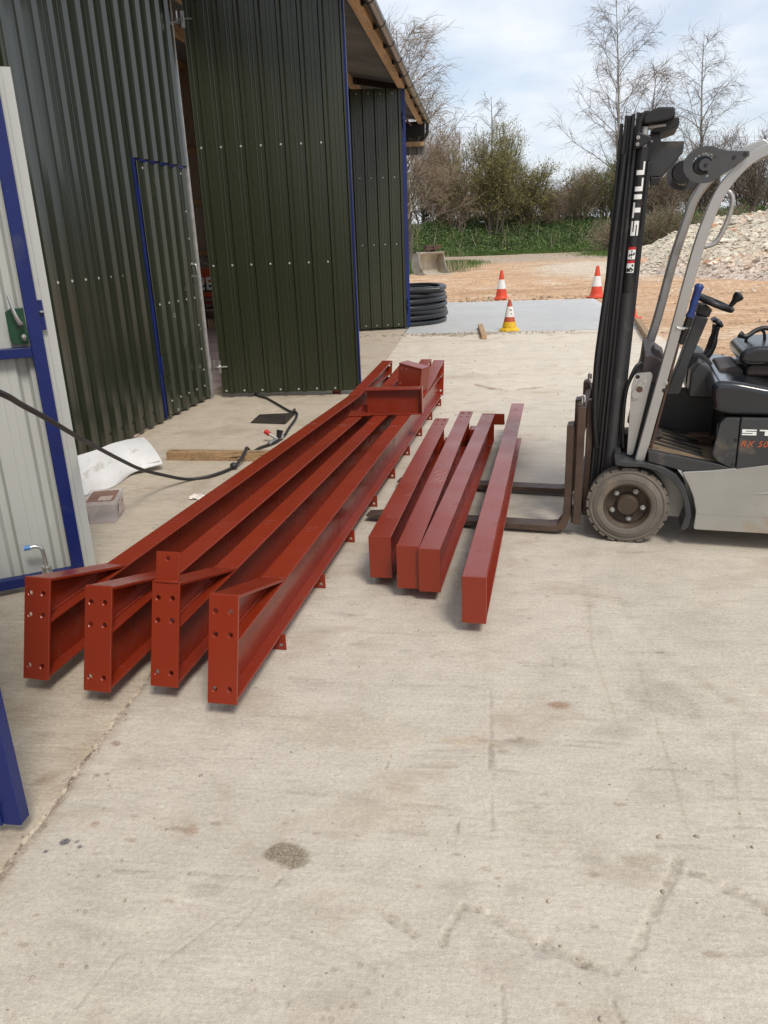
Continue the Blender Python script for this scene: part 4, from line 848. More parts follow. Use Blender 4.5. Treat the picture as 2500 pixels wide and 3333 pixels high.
# clear plastic tub
t = thing('plastic_tub', (-2.33, 4.43, 0), 'clear plastic tub with brown lid label on the concrete by the grey door leaf', 'tub')
def tubmat():
    n = NT('clear_tub_plastic'); n.set(Base_Color=(.80, .74, .75), Roughness=.2, Transmission_Weight=.5, IOR=1.15, Alpha=.42, Specular_IOR_Level=.6)
    return n.m
M['tub'] = tubmat(); M['tublid'] = pm('tub_lid_label', (.27, .155, .12), .3, 8, (.2, .3), 0, None, ((.48, .36, .32), 9, .60, .15, .3)); M['tubprint'] = pm('tub_side_label', (.55, .45, .42), .3, 20, (.4, .5), 0, None, ((.30, .03, .03), 16, .58, .03, .5))
M['tubtext'] = pm('tub_lid_print', (.62, .52, .47), .3, 60, (.3, .4), 0, None, ((.30, .18, .14), 60, .5, .06, .4), stretch=(1, 3, 1))
TM = Matrix.Translation((-2.345, 4.44, 0)) @ Matrix.Rotation(R(14), 4, 'Z')
def rrect(hx, hy, r, n=5):
    o = []
    for cx, cy, a in ((hx-r, hy-r, 0), (-hx+r, hy-r, 90), (-hx+r, -hy+r, 180), (hx-r, -hy+r, 270)):
        o += [(cx+r*math.cos(R(a+90*i/n)), cy+r*math.sin(R(a+90*i/n))) for i in range(n+1)]
    return o
def loft(m, rings, Mx, cap0=True, cap1=True):
    n = len(rings[0][0]); v = []
    for ring, z in rings: v += [Mx @ Vector((x, y, z)) for x, y in ring]
    f = [(i*n+j, i*n+(j+1) % n, (i+1)*n+(j+1) % n, (i+1)*n+j) for i in range(len(rings)-1) for j in range(n)]
    if cap0: f.append(tuple(range(n))[::-1])
    if cap1: f.append(tuple((len(rings)-1)*n+j for j in range(n)))
    return m.add(v, f)
loft(MB(), [(rrect(.085, .12, .02), .003), (rrect(.096, .133, .025), .132), (rrect(.092, .129, .022), .132), (rrect(.082, .117, .018), .006)], TM, True, True).build('container', M['tub'], t, 35)
loft(MB(), [(rrect(.106, .143, .028), .128), (rrect(.106, .143, .028), .146), (rrect(.098, .135, .024), .147), (rrect(.096, .133, .024), .140)], TM, False, True).build('lid', M['tub'], t, 35)
loft(MB(), [(rrect(.082, .115, .015), .1412), (rrect(.082, .115, .015), .1424)], TM).build('lid_label', M['tublid'], t)
loft(MB(), [(rect(-.015, .065, -.095, -.01), .1428), (rect(-.015, .065, -.095, -.01), .1436)], TM).build('lid_print', M['tubtext'], t)
MB().bar(TM @ Vector((-.07, -.05, .03)), TM @ Vector((-.01, -.118, .10)), .008, .004).build('stirring_stick', M['letter'], t)
MB().box(.0915, .0935, -.05, .09, .035, .115, TM @ Matrix.Rotation(R(4.6), 4, 'Y')).build('side_label', M['tubprint'], t)
t = thing('paper_scrap', (-1.87, 4.81, 0), 'crumpled scrap of pale paper lying beside the leftmost rafter', 'paper')
m = MB(); rs_ = random.Random(4); n = 6; m.add([(-1.92+.10*i/n, 4.775+.07*j/n+.008*math.sin(i), .004+rs_.uniform(0, .028)) for j in range(n+1) for i in range(n+1)], [(j*(n+1)+i, j*(n+1)+i+1, (j+1)*(n+1)+i+1, (j+1)*(n+1)+i) for j in range(n) for i in range(n)]); m.build('paper', M['paper'], t, fix=False)

# traffic cones
def cone(p, H, label, style, lean=0, rot=0):
    t = local_thing('traffic_cone', (p[0], p[1], p[2]), rot, label, 'traffic cone', 'traffic cones round the new slab')
    rb, rt = .150*H/.75+.01, .030*H/.75+.004; z0 = .03 if style != 'yellow' else .07
    rad = lambda z: rb+(rt-rb)*(z-z0)/(H-z0)
    O, W_ = (M['conedark'] if style == 'yellow' else M['coneorange']), M['conewhite']
    def band(za, zb, nm, mat, ex=0): MB().lathe([(rad(za)+ex, za), (rad(zb)+ex, zb), (rad(zb)-.006, zb), (rad(za)-.006, za)], 28, closed=True).build(nm, mat, t, 35)
    if style == 'yellow':
        MB().lathe([(.185, .0), (.185, .022), (.165, .034), (rad(.07)+.008, .06), (rad(.07)+.004, .07), (.05, .07), (.05, .0)], 8, closed=True).build('base', M['coneyellow'], t, bevel=.004)
        band(.07, .155, 'base_skirt', M['coneyellow'], .004); band(.155, .235, 'orange_band', O); band(.235, .405, 'white_sleeve', W_, .002); band(.405, H-.03, 'cone_top', O)
        MB().lathe([(rad(H-.03)-.004, H-.03), (.020, H-.03), (.022, H), (.012, H)], 16).build('cone_tip', O, t, 35)
        rs_ = random.Random(2)
        for (a, z, s) in ((-1.62, .345, .022), (-1.75, .355, .014), (-1.55, .29, .016), (-1.66, .283, .012)):
            r = rad(z)+.003; MB().tube([(r*math.cos(a), r*math.sin(a), z), ((r+.0015)*math.cos(a), (r+.0015)*math.sin(a), z)], s*.6, 7).build('torn_patch', M['rust'], t)
    else:
        m = MB(); m.prism(rrect(.20*H/.75, .20*H/.75, .05), 0, .028, lambda a, b, c: (a, b, c)); m.build('base', O, t, bevel=.006)
        MB().lathe([(rb+.035, .029), (rad(.08)+.008, .05), (rad(.12), .12), (rad(.12)-.008, .12), (rb+.02, .029)], 28, closed=True).build('skirt', O, t, 35)
        band(.12, H*.36, 'lower_cone', O); band(H*.36, H*.68, 'white_sleeve', W_, .003); band(H*.68, H-.02, 'cone_top', O)
        MB().lathe([(rad(H-.02)-.004, H-.02), (.026, H-.02), (.026, H), (.014, H)], 16).build('cone_tip', O, t, 35)
    return t
cone((.546, 20.75, -.01), .70, 'orange cone with grimy white sleeve standing at the middle of the slab far edge', 'std')
c2 = cone((2.84, 20.35, -.01), .75, 'orange cone with torn white sleeve at the slab far corner left of the mast', 'std', rot=.4)
cone((.506, 13.83, .004), .515, 'small cone with yellow base standing where the new slab meets the old', 'yellow', rot=R(22.5))
cone((2.74, 15.35, -.01), .72, 'orange cone mostly hidden behind the forklift mast', 'std', rot=.9)
# timber shutter boards left along the slab edge behind the truck
t = thing('edge_timber', (2.62, 13, 0), 'dark timber shutter board along the slab edge seen behind the mast', 'timber')
MB().bar((2.735, 14.45, .05), (2.46, 11.95, .05), .09, .10).build('timber', M['timberx'], t, bevel=.004)

# coil of black drain pipe
t = thing('pipe_coil', (-1.62, 15.75, 0), 'big coil of black drain pipe beside the far door leaf', 'pipe coil')
pr = .052; cx, cy = -1.655, 15.70
def loop(R_, z, tw, a0=0, n=64): return [(cx+(R_+.012*math.sin(3*a+tw))*math.cos(a), cy+(R_+.012*math.sin(3*a+tw))*math.sin(a), z+.014*math.sin(2*a+tw*1.7)) for a in [a0+2*math.pi*i/n for i in range(n)]]
rs_ = random.Random(3)
def ribbed(path, closed):
    m = MB(); m.tube(path, [pr*(1.0) for i in range(len(path))], 12, closed=closed); return m
for k in range(7): ribbed(loop(.985+rs_.uniform(-.03, .03), .054+k*.0965, k*1.3), True).build('outer_loop', M['coil'], t, 60)
for k in range(6): ribbed(loop(.86+rs_.uniform(-.02, .02), .054+k*.105, k*2.1), True).build('inner_loop', M['coil'], t, 60)
tail = [(cx+.99*math.cos(a), cy+.99*math.sin(a), .70-.004*i) for i, a in enumerate([R(-135+6*j) for j in range(14)])]
e = Vector(tail[-1]); tg = (Vector(tail[-1])-Vector(tail[-2])).normalized(); tail += [tuple(e+tg*.18+Vector((.02, 0, .0))), tuple(e+tg*.36+Vector((.06, -.03, .01)))]
m = MB().tube(tail, pr*1.04, 14, caps=False); m.build('loose_end', M['coil'], t, 60)
m = MB(); aa = R(-72); q = [(cx+r*math.cos(aa), cy+r*math.sin(aa), z) for r, z in ((1.045, .03), (1.05, .35), (1.045, .70), (.95, .745), (.82, .69), (.80, .35), (.80, .03))]; m.tube(q, .008, 6); m.build('strap', M['strap'], t)
m = MB(); aa = R(-140); q = [(cx+r*math.cos(aa), cy+r*math.sin(aa), z) for r, z in ((1.045, .03), (1.05, .35), (1.045, .70), (.95, .745), (.82, .69), (.80, .35), (.80, .03))]; m.tube(q, .008, 6); m.build('strap', M['strap'], t)

# excavator bucket resting by the grass
t = thing('digger_bucket', (-2.0, 34.6, 0), 'worn steel excavator bucket standing by the grass verge', 'excavator bucket')
BM = Matrix.Translation((-2.0, 34.5, -.02)) @ Matrix.Rotation(R(36), 4, 'Z')
bp = [(.0, .86), (.22, .92), (.46, .82), (.62, .52), (.60, .24), (.42, .05), (.0, .0), (-.50, .03)]   # shell from lip (top) round the back to the cutting edge
hw = .60
def shell(off, x0, x1):
    m = MB(); n = len(bp); v = []
    cen = Vector((.05, .45))
    for x in (x0, x1):
        for k in (0, 1):
            for a, b in bp:
                q = Vector((a, b)); q = q+(cen-q).normalized()*(.03*k+off); v.append(BM @ Vector((x, q.x, q.y)))
    f = []
    for i in range(n-1): f += [(i, i+1, 2*n+i+1, 2*n+i), (n+i, 3*n+i, 3*n+i+1, n+i+1)]
    f += [(0, 2*n, 3*n, n), (n-1, 2*n-1, 4*n-1, 3*n-1)]
    return m.add(v, f)
shell(0, -hw, hw).build('shell', M['bucketin'], t, 40)
for sx in (-1, 1):
    m = MB(); x = sx*hw; poly = bp+[(-.34, .12), (-.15, .32), (-.04, .58)]
    m.prism(poly, x, x+sx*.03, lambda a, b, c: BM @ Vector((c, a, b))); m.build('side_plate', M['bucket'], t, bevel=.006)
MB().box(-hw, hw, -.60, -.44, .005, .04, BM).build('cutting_edge', M['bucket'], t, bevel=.005)
MB().box(-hw-.01, hw+.01, -.05, .10, .865, .915, BM).build('top_lip', M['bucket'], t, bevel=.006)
for x in (-.16, .16):
    m = MB(); m.prism([(-.05, .905), (.38, .83), (.34, 1.16), (.12, 1.20), (-.02, 1.06)], x-.02, x+.02, lambda a, b, c: BM @ Vector((c, a, b)), [circle(.04, 1.02, .035), circle(.26, 1.06, .035)]); m.build('hitch_ear', M['rust'], t, bevel=.004)
MB().tube([BM @ Vector((-.26, .04, 1.02)), BM @ Vector((.26, .04, 1.02))], .034, 12).build('pin', M['rust'], t, 50)
MB().box(-.1, .55, .10, .34, 1.02, 1.18, BM).build('hitch_block', M['rust'], t, bevel=.01)
# ------------------------------------------------------------------ forklift (local: +x rearwards, +y away from the camera, z up)
fk = local_thing('forklift', (.795, 4.06, 0), R(-10), 'grey and black electric forklift holding the red beams on its forks', 'forklift')
XZ = lambda a, b, c: (a, c, b)
AN, SI, MA = M['anthracite'], M['silver'], M['mastblack']
def part(nm, poly, y0, y1, mat, parent=fk, bevel=.004, holes=(), smooth=None, seg=2): return MB().prism(poly, y0, y1, XZ, holes).build(nm, mat, parent, smooth, bevel, seg)
def round_poly(poly, r, n=4):
    out = []; k = len(poly)
    for i in range(k):
        p, a, b = Vector(poly[i]), Vector(poly[i-1]), Vector(poly[(i+1) % k]); d1, d2 = (a-p), (b-p); q = min(r, d1.length*.45, d2.length*.45); s, e = p+d1.normalized()*q, p+d2.normalized()*q
        for j in range(n+1): t_ = j/n; v = s*(1-t_)**2+p*2*t_*(1-t_)+e*t_*t_; out.append((v.x, v.y))
    return out
# wheels
def wheel(x, y0, y1, r, name='wheel', sgn=1):
    w_ = bpy.data.objects.new(name, None)
    m = MB(); W_ = y1-y0; n = 72; prof = [(.117, 0.012), (.128, .004), (.150, .001), (.172, .005), (.178, .010), (.186, .006), (.198, .012), (r-.004, .028), (r, .05), (r, W_-.05), (r-.004, W_-.028), (.198, W_-.012), (.172, W_-.004), (.117, W_-.012)]
    prof = [(a*r/.206 if a < .2 else a, h) for a, h in prof]
    m.lathe(prof, n, (x, y0, r), 'Y', closed=True); 
    tyre = m.build('wheel', M['tyre'], fk, 30)
    rs_ = random.Random(9)
    for k in range(26):      # shoulder tread blocks and cuts
        a = 2*math.pi*k/26+rs_.uniform(-.03, .03); c, s = math.cos(a), math.sin(a); Mx = Matrix.Translation((x, y0, r)) @ Matrix.Rotation(-a, 4, 'Y')
        MB().box(r-.020, r+.0035, .012, W_*.45, -.0185, .0185, Mx).build('tread_block', M['tyre'], tyre, bevel=.003)
    m = MB().lathe([(.116, .010), (.121, .006), (.124, .014), (.118, .022), (.108, .030), (.106, .058), (.060, .062), (.060, .035), (.052, .020), (.048, .014), (0, .013)], 48, (x, y0, r), 'Y', caps=False); rim = m.build('rim', M['rim'], tyre, 35)
    MB().lathe([(.150, .0005), (.153, -.0012), (.156, .0006)], 48, (x, y0, r), 'Y', caps=False).build('sidewall_ring', M['tyre'], tyre, 60)
    for k in range(5):
        a = R(62+72*k); p = (x+.083*math.cos(a), y0+.050, r+.083*math.sin(a)); MB().lathe([(.015, .010), (.015, -.004), (.009, -.005), (.009, -.016), (.004, -.018)], 6, p, 'Y').build('wheel_nut', M['galv'], tyre)
    return tyre
wheel(-.012, 0, .15, .209)
def far_wheel(x, y0, y1, r):
    m = MB().lathe([(.05, 0.01), (.19*r/.206, 0), (r, .03), (r, y1-y0-.03), (.19*r/.206, y1-y0), (.05, y1-y0-.01)], 48, (x, y0, r), 'Y'); return m.build('wheel', M['tyre'], fk, 35)
far_wheel(-.012, .84, .99, .209); far_wheel(.98, .40, .56, .20)
MB().tube([(-.012, .15, .20), (-.012, .84, .20)], .055, 12).build('axle', AN, fk, 40)
# mudguard: rolled band round the wheel
outer = [(-.095, .492), (-.066, .497), (-.058, .468), (-.019, .459), (.077, .458), (.158, .438), (.219, .401), (.267, .339), (.296, .252), (.309, .188), (.301, .121), (.277, .098)]
inner = [(.262, .110), (.281, .185), (.267, .262), (.238, .326), (.189, .380), (.118, .420), (.042, .436), (-.032, .434), (-.086, .440)]
part('mudguard', outer+inner, -.012, .165, AN, bevel=.004)
part('arch_liner', [(-.08, .436), (.05, .434), (.12, .418), (.19, .378), (.24, .324), (.27, .26), (.285, .19), (.272, .115), (.20, .115), (.205, .22), (.15, .31), (.06, .37), (-.08, .38)], .166, .190, M['silverlow'], bevel=0)
# body
body = round_poly([(.243, .416), (.38, .430), (.524, .452), (.70, .482), (1.05, .52), (1.22, .47), (1.25, .13), (1.15, .105), (.684, .108), (.327, .106), (.331, .205), (.311, .285), (.283, .348)], .015)
bo = part('side_body', body, .0, .99, M['silverlow'], bevel=.012, seg=3)
part('body_groove', [(.585, .318), (.72, .342), (.72, .318)], -.003, .004, SI, bevel=.004)
part('lower_seam', [(.334, .1965), (.70, .1985), (.70, .1955), (.334, .1935)], -.0015, .001, M['silverlow'], bevel=0)
part('step_panel', [(.073, .522), (.406, .466), (.498, .440), (.41, .428), (.25, .420), (.16, .442), (.077, .462)], .004, .05, AN, bevel=.004)
# floor with diagonal ribs
fl = MB(); fl.add([(.075, .05, .521), (.41, .05, .4675), (.43, .95, .465), (.075, .95, .521), (.075, .05, .505), (.41, .05, .45), (.43, .95, .45), (.075, .95, .505)], [(0, 1, 2, 3), (4, 7, 6, 5), (0, 4, 5, 1), (1, 5, 6, 2), (2, 6, 7, 3), (3, 7, 4, 0)]); fo = fl.build('floor', M['floorplate'], fk)
fz = lambda x: .521-(x-.075)*.16+.003
for k in range(9):
    y = .07+k*.085; x0, x1 = .085, .395
    MB().bar((x0+.0, y+.12, fz(x0)), (min(x1, x0+.26), y-.01 if y > .08 else y+.02, fz(min(x1, x0+.26))), .022, .007).build('floor_rib', M['anthracite'], fo, bevel=.002)
pe = MB().bar((.28, .36, .525), (.40, .33, .535), .07, .014); pe.bar((.34, .345, .50), (.42, .34, .52), .02, .03); pe.build('pedal', M['rust'], fk, bevel=.004)
part('floor_kick_block', [(.09, .525), (.14, .545), (.155, .53), (.10, .512)], .28, .40, M['cowl'], bevel=.004)
# battery box with panels
part('battery_box', [(.43, .44), (.425, .70), (1.20, .71), (1.20, .48)], .03, .96, AN, bevel=.006)
part('corner_panel', round_poly([(.408, .478), (.380, .515), (.402, .675), (.425, .703), (.4905, .705), (.4935, .440)], .012), .004, .034, AN, bevel=.005)
part('side_panel', round_poly([(.4965, .706), (1.19, .712), (1.19, .508), (.70, .486), (.4985, .444)], .008), -.002, .029, AN, bevel=.004)
for p in ((.484, .595), (.481, .468)): MB().lathe([(.007, .003), (.007, -.004), (.004, -.005), (0, -.004)], 10, (p[0], .003, p[1]), 'Y').build('panel_screw', M['blackplastic'], fk, 40)
MB().tube(smooth_path([(.40, .05, .66), (.395, .02, .64), (.395, .02, .57), (.38, .02, .53), (.385, .03, .49)], 4), .007, 8).build('grab_strap', M['blackplastic'], fk, 50)
rc, wt = letters('STILL'); m = MB()
for a, b, c, d in rc: m.box(.506+a*.060, .506+b*.060, -.0042, -.0024, .6215+c*.029, .6215+d*.029)
m.build('maker_lettering', M['letter'], fk)
def text_mesh(txt, size, shear=0):
    cu = bpy.data.curves.new('txt', 'FONT'); cu.body = txt; cu.size = size; cu.shear = shear; cu.extrude = .0008; cu.space_character = 1.15
    o = bpy.data.objects.new('txt', cu); col.objects.link(o); dg = bpy.context.evaluated_depsgraph_get(); me = bpy.data.meshes.new_from_object(o.evaluated_get(dg)); bpy.data.objects.remove(o); bpy.data.curves.remove(cu); return me
me = text_mesh('RX 50', .043, .25); me.materials.clear(); me.materials.append(M['letterorange']); o = obj('model_lettering', me, fk); o.matrix_basis = Matrix.Translation((.504, -.0034, .563)) @ Matrix.Rotation(R(90), 4, 'X')
# hood and seat
hp_ = round_poly([(.372, .735), (.352, .80), (.350, .858), (.375, .882), (.46, .880), (.62, .850), (1.20, .858), (1.26, .80), (1.24, .714), (.44, .712), (.405, .722)], .03, 5)
part('hood', hp_, .012, .978, M['gloss'], bevel=.045, seg=5, smooth=50)
part('seat_base', round_poly([(.535, .862), (.535, .905), (.56, .925), (1.02, .925), (1.02, .862)], .015), .30, .74, M['steelblack'], bevel=.012)
part('seat_cushion', round_poly([(.497, .930), (.492, .972), (.512, 1.000), (.56, 1.016), (.70, 1.022), (1.02, 1.0), (1.02, .926), (.54, .920)], .03, 5), .27, .77, M['vinyl'], bevel=.04, seg=5, smooth=50)
part('seat_back', round_poly([(.93, 1.0), (.96, 1.40), (1.0, 1.46), (1.06, 1.45), (1.08, 1.0)], .03, 5), .28, .76, M['vinyl'], bevel=.04, seg=4, smooth=50)
part('seat_lever', round_poly([(.478, .925), (.470, .945), (.50, .955), (.53, .945), (.53, .925)], .006), .285, .33, M['blackplastic'], bevel=.006)
MB().tube(smooth_path([(.50, .45, 1.06), (.535, .45, 1.045), (.585, .47, 1.075), (.64, .48, 1.085), (.72, .5, 1.05)], 5), [.018]*3+[.013]*18, 8).build('belt_buckle', M['blackplastic'], fk, 50)
MB().tube(smooth_path([(.545, .52, .99), (.55, .52, 1.03), (.59, .53, 1.07), (.63, .53, 1.06), (.64, .53, 1.0)], 5), .008, 8).build('belt_loop', M['blackplastic'], fk, 50)
part('seat_tray', round_poly([(.395, .865), (.41, .895), (.50, .905), (.53, .88), (.52, .862)], .01), .34, .70, M['cowl'], bevel=.008)
# front bulkhead, cowl, steering
part('bulkhead', [(-.02, .44), (-.005, .80), (.02, .90), (.09, .86), (.085, .52), (.08, .44)], .16, .84, AN, bevel=.006)
part('dash_cowl', round_poly([(.012, .86), (.022, .990), (.066, .986), (.140, .935), (.100, .835)], .012), .155, .80, M['cowl'], bevel=.008)
part('gauge_hood', round_poly([(.060, .984), (.075, 1.010), (.100, 1.000), (.135, .945), (.12, .94)], .008), .24, .44, M['cowl'], bevel=.006)
part('column_shroud', round_poly([(.15, .74), (.205, .90), (.272, 1.165), (.336, 1.148), (.262, .915), (.225, .74)], .012), .385, .515, AN, bevel=.012, seg=3)
part('wheel_hub', round_poly([(.272, 1.168), (.286, 1.222), (.320, 1.215), (.352, 1.190), (.338, 1.150)], .008), .395, .505, M['blackplastic'], bevel=.008)
ca = Vector((.358, .45, 1.222)); ax = Vector((.184, 0, -.076)).normalized(); up_ = Vector((.076, 0, .184)).normalized(); yy_ = Vector((0, 1, 0))
ring = [ca+ax*(.098*math.cos(a))+yy_*(.15*math.sin(a)*.9) for a in [2*math.pi*i/40 for i in range(40)]]
MB().tube(ring, .0155, 10, closed=True).build('steering_wheel', M['blackplastic'], fk, 60)
m = MB(); 
for a in (0, 2.1, 4.2): m.bar(ca-up_*.008, ca+ax*(.09*math.cos(a))+yy_*(.125*math.sin(a)), .035, .010, up=tuple(up_))
m.build('wheel_spoke', M['gloss'], fk, bevel=.003)
kb = ca+ax*.083+yy_*-.03; m = MB(); m.tube([kb, kb+up_*.02, kb+up_*.045+ax*.004, kb+up_*.065+ax*.008, kb+up_*.082+ax*.013, kb+up_*.090+ax*.016], [.013, .012, .015, .026, .028, .012], 14); m.build('steering_knob', M['blackplastic'], fk, 60)
part('side_console', round_poly([(.262, .80), (.281, .945), (.345, .940), (.425, .85), (.40, .72), (.27, .72)], .02, 5), .56, .90, AN, bevel=.012, seg=3)
part('console_cover', round_poly([(.268, .73), (.272, .86), (.315, .925), (.355, .90), (.42, .83), (.415, .73)], .02, 5), .36, .555, AN, bevel=.012, seg=3)
for k in range(4):
    y = .60+k*.035; m = MB(); m.tube(smooth_path([(.345+.010*k, y, .90), (.385, y, .955), (.398, y, 1.02), (.402, y, 1.06), (.404, y, 1.082)], 4), [.022]*4+[.018]*4+[.014]*5+[.016]*4, 8); m.build('lever', M['blackplastic'], fk, 60)
    m = MB().tube([(.376, y, 1.108), (.392, y, 1.112), (.415, y, 1.098), (.430, y, 1.078)], [.007, .013, .014, .009], 10); m.build('lever_knob', M['gloss'], fk, 60)
part('inner_panel', [(.09, .50), (.10, .74), (.44, .74), (.44, .46)], .60, .62, AN, bevel=.003)
part('far_step_panel', [(.075, .43), (.075, .53), (.44, .48), (.44, .43)], .95, .985, AN, bevel=.003)
# overhead guard
def sweep(path, w_, y0, y1, nm, mat, wlist=None):
    P = [Vector(p) for p in path]; n = len(P); L_, R_ = [], []
    for i, p in enumerate(P):
        t_ = (P[min(i+1, n-1)]-P[max(i-1, 0)]).normalized(); nn = Vector((-t_.y, t_.x)); q = (wlist[i] if wlist else w_)/2; L_.append(p+nn*q); R_.append(p-nn*q)
    m = MB(); v = []
    for i in range(n): v += [(L_[i].x, y0, L_[i].y), (R_[i].x, y0, R_[i].y), (R_[i].x, y1, R_[i].y), (L_[i].x, y1, L_[i].y)]
    f = [(0, 1, 2, 3), tuple(4*(n-1)+k for k in (3, 2, 1, 0))]
    for i in range(n-1):
        for k in range(4): f.append((4*i+k, 4*i+(k+1) % 4, 4*(i+1)+(k+1) % 4, 4*(i+1)+k))
    return m.add(v, f).build(nm, mat, fk, 35, .012, 3)
def sp2(pts, n=6): return [(p.x, p.y) for p in smooth_path([(a, b, 0) for a, b in pts], n)]
nearleg = sp2([(.035, .455), (.094, .77), (.153, 1.087), (.196, 1.335), (.232, 1.52), (.262, 1.635), (.301, 1.745), (.360, 1.832), (.43, 1.895), (.53, 1.935), (.70, 1.975), (1.02, 2.01), (1.20, 1.96), (1.27, 1.80), (1.24, .86)])
sweep(nearleg, .049, .035, .10, 'guard_leg', SI)
farleg = sp2([(-.010, .455), (.045, .80), (.062, .93), (.105, 1.12), (.1615, 1.42), (.218, 1.645), (.245, 1.741), (.305, 1.835), (.38, 1.895), (.53, 1.945), (.70, 1.985), (1.02, 2.02), (1.20, 1.97), (1.27, 1.80), (1.24, .86)])
sweep(farleg, .051, .88, .945, 'guard_leg', SI)
part('guard_crossbar', round_poly([(.345, 1.872), (.385, 1.942), (.47, 1.970), (.50, 1.945), (.42, 1.90), (.37, 1.850)], .01), .101, .879, SI, bevel=.006)
for x, z in ((.60, 1.957), (.72, 1.982), (.84, 1.995), (.96, 2.005)): MB().box(x, x+.04, .101, .879, z-.012, z+.012).build('guard_crossbar', SI, fk, bevel=.004)
MB().tube(smooth_path([(.312, .068, 1.758), (.345, .068, 1.748), (.360, .068, 1.71), (.350, .068, 1.64), (.320, .068, 1.555), (.292, .068, 1.523), (.252, .068, 1.513)], 5), .0115, 10).build('grab_handle', SI, fk, 60)
part('leg_rear_strip', [(.070, .457), (.084, .457), (.185, 1.06), (.175, 1.06)], .055, .098, M['rust'], bevel=.003)
for p in ((.128, .83, .0105, M['blackplastic']), (.133, .868, .010, SI)): MB().lathe([(p[2], .002), (p[2], -.002), (p[2]*.6, -.003), (0, -.003)], 14, (p[0], .034, p[1]), 'Y').build('leg_plug', p[3], fk, 40)
# tool tucked behind the near leg
tl = thing('hand_tool', (.80+.19, 4.0, .0), 'blue handled tool strapped to the near guard leg of the forklift', 'tool'); tl.location = fk.location; tl.rotation_euler = fk.rotation_euler; del tl['_w']
MB().tube([(.254, .075, 1.343), (.251, .075, 1.332), (.246, .075, 1.310), (.235, .075, 1.26), (.227, .075, 1.215), (.218, .075, 1.186)], [.014, .023, .019, .0185, .0165, .021], 12).build('grip', M['bluegrip'], tl, 60)
MB().tube([(.218, .075, 1.186), (.212, .08, 1.15), (.188, .10, 1.055)], [.016, .018, .017], 12).build('shaft', M['blackplastic'], tl, 60)
m = MB(); m.tube([(.150, .067, 1.137), (.165, .03, 1.142), (.195, .03, 1.137), (.225, .10, 1.13), (.222, .148, 1.13), (.18, .15, 1.135)], .007, 6); m.build('strap', M['zinc'], tl)
# silver mast support with flange bearing
part('mast_support', round_poly([(-.014, .902), (.061, .911), (.070, .894), (.0, .470), (-.030, .470), (-.031, .839)], .012), .096, .112, SI, bevel=.003, holes=[circle(-.004, .885, .011)])
dm = round_poly([(-.022, .765), (-.030, .80), (.010, .868), (.040, .878), (.047, .850), (.012, .775)], .012)
part('bearing_flange', dm, .088, .0955, SI, bevel=.002, holes=[circle(.009, .822, .0165)])
MB().lathe([(.0165, .012), (.0165, .004), (0, .003)], 16, (.009, .086, .822), 'Y').build('bearing_pin', M['rust'], fk, 40)
for p in ((-.016, .785), (.034, .862)): MB().lathe([(.0085, 0), (.0085, -.005), (0, -.006)], 6, (p[0], .088, p[1]), 'Y').build('flange_bolt', M['galv'], fk)
# mast: leans back a little; xr is the position before leaning
LEAN = .04
def ml(a, b, c): return (a+LEAN*b, c, b)
def mbox(nm, xa, xb, y0, y1, z0, z1, mat=MA, bevel=.003, parent=fk): return MB().prism(rect(xa, xb, z0, z1), y0, y1, ml).build(nm, mat, parent, None, bevel)
for side, (ya, yb) in enumerate(((.165, .27), (.72, .825))):
    sgn = 1 if side == 0 else -1; yo = ya if side == 0 else yb
    def yr(d0, d1): return (yo+sgn*d0, yo+sgn*d1) if side == 0 else (yo+sgn*d1, yo+sgn*d0)
    c1 = mbox('mast_channel', -.248, -.232, *yr(.03, .095), .10, 2.085)
    c2_ = mbox('mast_channel', -.228, -.214, *yr(.012, .075), .10, 2.118)
    mbox('channel_web', -.214, -.196, *yr(.035, .05), .10, 2.118, parent=c2_)
    mbox('channel_flange', -.196, -.180, *yr(.012, .075), .10, 2.122, parent=c2_)
    c3 = mbox('mast_channel', -.176, -.160, *yr(.0, .06), .12, 2.125)
    mbox('channel_web', -.160, -.115, *yr(.045, .06), .12, 2.128, parent=c3)
    mbox('channel_flange', -.103, -.085, *yr(-.004, .055), .12, 1.905, parent=c3)
    yc = yo+sgn*.008
    MB().tube([ml(-.130, .33, yc), ml(-.130, 1.30, yc)], .034, 18).build('lift_cylinder', M['anthracite'], fk, 50)
    MB().tube([ml(-.130, 1.301, yc), ml(-.130, 1.97, yc)], .0285, 18).build('lift_cylinder', MA, fk, 50)
    MB().tube([ml(-.130, 1.971, yc), ml(-.130, 2.06, yc)], .017, 14).build('cylinder_rod', M['galv'], fk, 50)
    MB().tube([ml(-.130, .33, yc), ml(-.130, .36, yc)], .046, 18).build('cylinder_foot', AN, fk, 50)
    part('mast_clamp', [(x+LEAN*z, z) for x, z in ((-.168, 1.965), (-.168, 2.03), (-.155, 2.035), (-.100, 2.015), (-.098, 1.995), (-.15, 1.965))], *yr(-.035, .0), MA, bevel=.004)
    for z in (1.983, 2.012): MB().lathe([(.0085, .002), (.0085, -.006), (.004, -.0065), (.004, -.002), (0, -.002)], 12, (-.157+LEAN*z, (yr(-.035, 0)[0]) if side == 0 else yb+.0, z), 'Y').build('clamp_bolt', M['galv'], fk, 40)
    part('clamp_strap', [(x+LEAN*z, z) for x, z in ((-.168, 2.0), (-.163, 2.10), (-.140, 2.128), (-.105, 2.125), (-.105, 2.115), (-.135, 2.11), (-.148, 2.08), (-.150, 2.0))], *yr(-.012, -.001), MA, bevel=.003)
mbox('mast_crossbar', -.18, -.12, .27, .72, 1.90, 2.08); mbox('mast_crossbar', -.176, -.12, .27, .72, .30, .48); mbox('mast_crossbar', -.24, -.225, .30, .69, 1.2, 1.3)
